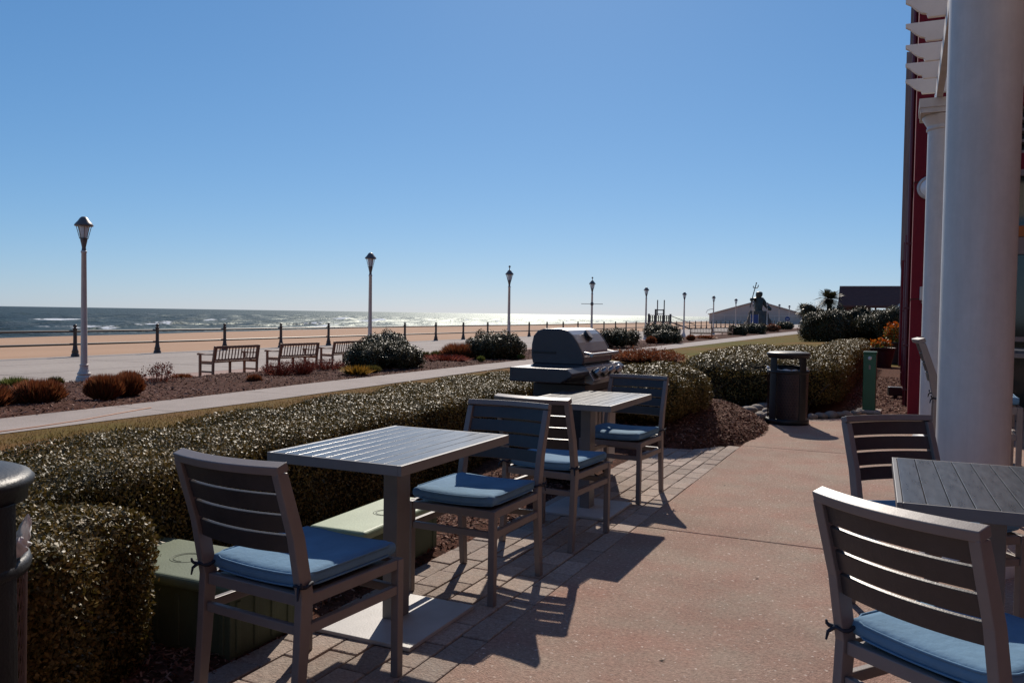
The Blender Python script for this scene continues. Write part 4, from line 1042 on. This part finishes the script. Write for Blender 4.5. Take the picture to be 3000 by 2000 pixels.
for i, r_ in enumerate([.7, .75, .82, .4, .62, .5, .38, .32, .32, .42, .36, .34, .24, .7, .7]): sv[i].radius = (r_, r_)
sv[0].use_root = True
su = fo_.modifiers.new('sub', 'SUBSURF'); su.levels = 2; su.render_levels = 2
b = MB(); b.tube([(-1.35, -.5, 3.4), (-1.0, -.45, 5.0), (-.45, -.4, 7.2)], .07, 8)
b.tube([(-.9, -.45, 6.75), (-.92, -.42, 6.5), (-.62, -.42, 6.45), (-.35, -.42, 6.42), (-.18, -.4, 6.62), (-.14, -.4, 6.9)], .07, 8); b.sphere((-.45, -.4, 7.2), .11, 8, 6)
b.build('staff', M['statue'], t)
t = thing('blue_banner', 'upright blue panel standing right in front of the statue base', 'sign', (-20.2, 128, -.6), R(20))
MB().box(-.55, .55, -.06, .06, .5, 2.3).build('panel', M['signblue'], t); b = MB(); b.box(-.6, -.55, -.05, .05, 0, 2.4); b.box(.55, .6, -.05, .05, 0, 2.4); b.build('frame', M['lamp'], t)

t = thing('grey_marquee', 'large pale grey gabled marquee hall on the beach behind the statue', 'marquee', (-49, 318, -1.4), R(6))
b = MB(); w2 = 17.5; b.prism([(-w2, 0), (w2, 0), (w2, 3.6), (0, 8.6), (-w2, 3.6)], 0, 55, 'y'); b.build('hall', M['canvas'], t)
b = MB(); b.prism([(-w2 - .5, 3.5), (0, 8.65), (w2 + .5, 3.5), (w2 + .5, 3.75), (0, 8.95), (-w2 - .5, 3.75)], -.6, 55.5, 'y'); b.build('roof', M['canvas'], t)
b = MB()
for x in (-12, -6, 0, 6, 12): b.box(x - .12, x + .12, -.15, -.02, 0, 3.4)
b.box(-w2, w2, -.12, -.02, 3.2, 3.45); b.build('frame', M['lamp'], t)

t = thing('timber_lookout', 'dark timber lookout frame on the sand with two poles and a ramp', 'lookout', (-33.5, 124, -1.0), R(15))
b = MB()
for x in (-1.6, -.6, .6, 1.6):
    for y in (-1.2, 1.2): b.box(x - .14, x + .14, y - .14, y + .14, 0, 2.6 if abs(x) > 1 else 3.3)
for x in (-.35, .65): b.box(x - .08, x + .08, -.08, .08, 2.4, 4.7)
b.build('post', M['timber'], t)
b = MB(); b.box(-1.8, 1.8, -1.4, 1.4, 1.35, 1.5); b.box(-.7, .7, -1.3, 1.3, 2.55, 2.65); b.build('deck', M['timber'], t)
b = MB()
for z in (2.0, 2.3): b.box(-1.75, 1.75, -1.33, -1.27, z, z + .1)
for i in range(12): b.box(-1.75 + i * .3, -1.58 + i * .3, -1.36, -1.3, 1.5, 2.4)
b.box(-.7, .7, -1.25, -1.2, 3.1, 3.25); b.bar((-1.6, -1.2, .1), (1.6, -1.2, 1.3), .08, .12); b.bar((1.6, -1.2, .1), (-1.6, -1.2, 1.3), .08, .12); b.build('guard_rail', M['timber'], t)
b = MB(); b.prism([(1.6, 1.3), (1.6, 1.5), (5.4, .25), (5.4, 0)], -.8, .8, 'y'); b.bar((1.7, -.8, 2.3), (5.3, -.8, 1.0), .06, .1); b.build('ramp', M['timber'], t)

# palm
t = thing('palm_tree', 'small palm with a shaggy crown standing left of the brown roof', 'palm', (-5.75, 75, 0), 0)
MB().tube([(0, 0, 0), (.03, 0, 1.2), (0, 0, 2.4), (.02, 0, 2.9)], [.24, .19, .2, .34], 10).build('trunk', M['bark'], t)
P = []; 
for k in range(110):
    a = rng.uniform(0, 6.28); el = rng.uniform(-.75, 1.25); ln_ = rng.uniform(.9, 1.35)
    d_ = np.array([math.cos(a) * math.cos(el), math.sin(a) * math.cos(el), math.sin(el)]); s_ = np.array([-math.sin(a), math.cos(a), 0])
    for q in range(16):
        tt = (q + 1) / 16; c = np.array([.02, 0, 2.95]) + d_ * ln_ * tt + np.array([0, 0, -.35 * tt * tt])
        for sg in (-1, 1):
            e_ = c + s_ * sg * .26 * math.sin(math.pi * min(.97, tt * .85 + .12)) + d_ * .14 + np.array([0, 0, -.05])
            P += [c, c + d_ * .03, e_ + d_ * .03, e_]
quads('crown', np.array(P), 4, M['palmleaf'], t)
d_ = dup(t, (-8.1, 78, -.1), 1.2, 'smaller palm at the left end of the big shrub row', None); d_.scale = (.62, .62, .72)

# brown roofed pavilion behind the big shrubs
t = thing('brown_pavilion', 'low open pavilion with a broad brown roof at the end of the lawn', 'pavilion', (-3.3, 100, 0), 0)
b = MB(); b.prism([(-3.2, 2.55), (-3.2, 2.72), (-1.1, 4.78), (2.4, 4.78), (4.4, 2.72), (4.4, 2.55), (2.3, 4.6), (-1.0, 4.6)], -3.25, 6, 'x'); b.build('roof', M['roofbrown'], t)
b = MB(); b.box(-3.35, -3.25, -3.3, 4.4, 2.5, 2.72); b.box(-3.25, 6, -1.15, 2.4, 4.782, 4.88); b.build('fascia', M['tan'], t)
b = MB()
for i in range(9): b.box(-2.9 + i * 1.1, -2.72 + i * 1.1, -2.6, -2.4, 0, 2.7)
b.build('post', M['roofbrown'], t)
b = MB(); b.box(-3, 6, 2.4, 2.6, 0, 1.5); b.box(-3, 0, -2.6, -2.42, 0, 2.62); b.build('wall', M['roofbrown'], t)
b = MB(); b.prism([(2.4, 2.55), (3.8, 3.95), (5.2, 2.55), (4.9, 2.55), (3.8, 3.65), (2.7, 2.55)], -3.9, -3.7, 'y'); b.box(2.4, 5.2, -3.92, -3.68, 2.38, 2.55); b.build('gable_trim', M['white'], t)
b = MB(); b.prism([(2.6, 2.6), (3.8, 3.75), (5.0, 2.6)], -3.68, -1, 'y'); b.build('gable', M['roofbrown'], t)

# ------------------------------------------------------------------ pergola with round columns
t = thing('pergola', 'white pergola with round columns and shaped rafter ends along the building', 'pergola', (.34, 0, 0), 0)
for y in (4.96, 9.8):
    b = MB(); b.lathe([(.173, .10), (.173, 3.24)], 48, c=(0, y, 0)); c_ = b.build('column', M['white'], t)
    b = MB(); b.lathe([(.173, 3.235), (.187, 3.245), (.187, 3.265), (.178, 3.275), (.185, 3.29), (.225, 3.36), (.232, 3.385), (.2, 3.39)], 48, c=(0, y, 0))
    b.box(-.25, .25, y - .25, y + .25, 3.388, 3.44); b.box(-.262, .262, y - .262, y + .262, 3.44, 3.53); b.build('capital', M['white'], c_)
    b = MB(); b.lathe([(.235, 0), (.235, .05), (.22, .075), (.2, .085), (.185, .1), (.17, .105)], 48, c=(0, y, 0)); b.build('column_base', M['white'], c_)
b = MB(); b.box(-.11, -.05, 2.2, 10.35, 3.531, 3.70); b.box(.05, .11, 2.2, 10.35, 3.531, 3.70); b.build('beam', M['white'], t, .004)
for k in range(13):
    y = 10.02 - .625 * k
    b = MB(); z0, z1 = 3.69, 3.855
    b.prism([(-.40, z1), (-.40, z1 - .03), (-.385, z1 - .04), (-.36, z1 - .055), (-.32, z1 - .095), (-.28, z1 - .125), (-.245, z1 - .135), (-.235, z0), (5.3, z0), (5.3, z1)], y - .022, y + .022, 'y')
    b.build('rafter', M['rafter'], t, .003)

# ------------------------------------------------------------------ hotel
t = thing('hotel_building', 'red hotel building with tan upper wall and dark shopfront windows at the right edge', 'building', (0, 12.4, 0), 0)
b = MB()
b.box(.07, .98, 0, 3, -.1, 9); b.box(.98, 4.6, 0, .4, 4.03, 9); b.box(4.6, 9, 0, .4, -.1, 9); b.box(.12, 9, 3, 28, -.1, 2.9)
b.box(-.05, .12, 7.0, 8.0, -.1, 2.9); b.box(-.11, .12, 14.5, 15.2, -.1, 2.9); b.box(-.13, .12, 20, 28, -.1, 2.9)
b.box(5.4, 9, -26, -.001, -.1, 4.4)          # wing along the patio that carries the rafters
b.build('wall', M['red'], t, .006)
b = MB(); b.box(.10, 9, 3.01, 28, 2.902, 9); b.box(-.05, .098, 7.0, 8.0, 2.902, 9); b.box(-.15, .098, 14.5, 28, 2.902, 9); b.box(5.5, 9, -26, -.003, 4.402, 16); b.build('upper_wall', M['tan'], t, .006)
b = MB()
for z in (1.55, 3.1, 4.65): b.box(.065, .072, -.004, 3, z, z + .012); b.box(.066, .975, -.004, .0, z, z + .012)
b.build('panel_joint', M['joint'], t)
for x, y, z1 in ((.035, 1.3, 8), (-.0, 5.4, 2.9), (.01, 6.3, 2.9), (-.09, 12.9, 2.9)):
    dp = MB().tube([(x, y, 0), (x, y, z1)], .035, 10).build('downpipe', M['redgloss'], t)
    if x in (.035, -.0):
        for z in (.25, .9, 1.45, 2.4): MB().cbox((x, y, z), (.085, .085, .03)).build('pipe_bracket', M['redgloss'], dp)
MB().box(.98, 4.6, .10, .35, 3.22, 3.43).build('spandrel', M['red'], t)
b = MB()
for z in (3.43, 3.57, 3.71, 3.85, 3.99): b.box(.98, 4.6, .10, .30, z, z + .035)
b.build('louvre', M['winframe'], t)
MB().box(.98, 4.6, .31, .35, 3.43, 4.03).build('louvre_back', M['dark'], t)
w = MB(); w.box(.98, 4.6, .08, .26, 3.14, 3.22); w.box(.98, 4.6, .08, .26, 2.14, 2.36); w.box(.98, 1.06, .08, .26, 0, 3.14); w.box(2.2, 2.3, .08, .26, 0, 3.14); w.box(3.4, 3.5, .08, .26, 0, 3.14); w.box(.98, 4.6, .08, .26, 0, .12); w.box(.98, 4.6, .09, .25, 1.02, 1.08)
wf = w.build('window', M['winframe'], t)
MB().box(.98, 4.6, .16, .18, .0, 3.2).build('pane', M['glass'], wf)
MB().box(.99, 4.6, .06, .16, 2.365, 2.50).build('orange_band', M['orange'], wf)
MB().box(.98, 9, 2.9, 2.99, 0, 4.03).build('back_wall', M['dark'], t)
t = thing('wall_lamp', 'round white disc lamp on the red wall, half hidden by the second column', 'lamp', (.262, 12.39, 3.02), 0)
b = MB(); b.lathe([(.01, 0), (.155, 0), (.16, .03), (.13, .06), (.125, .05), (.01, .05)], 28); b.v = [(x, -z, y) for x, y, z in b.v]; b.build('rim', M['white'], t)
b = MB(); b.lathe([(.12, .05), (.09, .085), (.01, .1)], 24); b.v = [(x, -z, y) for x, y, z in b.v]; b.build('lens', M['frost'], t)
t = thing('junction_box', 'small white box fixed low on the red wall beside the second column', 'box', (.225, 12.39, 1.63), 0)
MB().box(-.05, .05, -.06, 0, -.09, .09).build('cover', M['white'], t, .008); MB().box(-.03, .03, -.05, 0, -.13, -.09).build('conduit', M['winframe'], t)
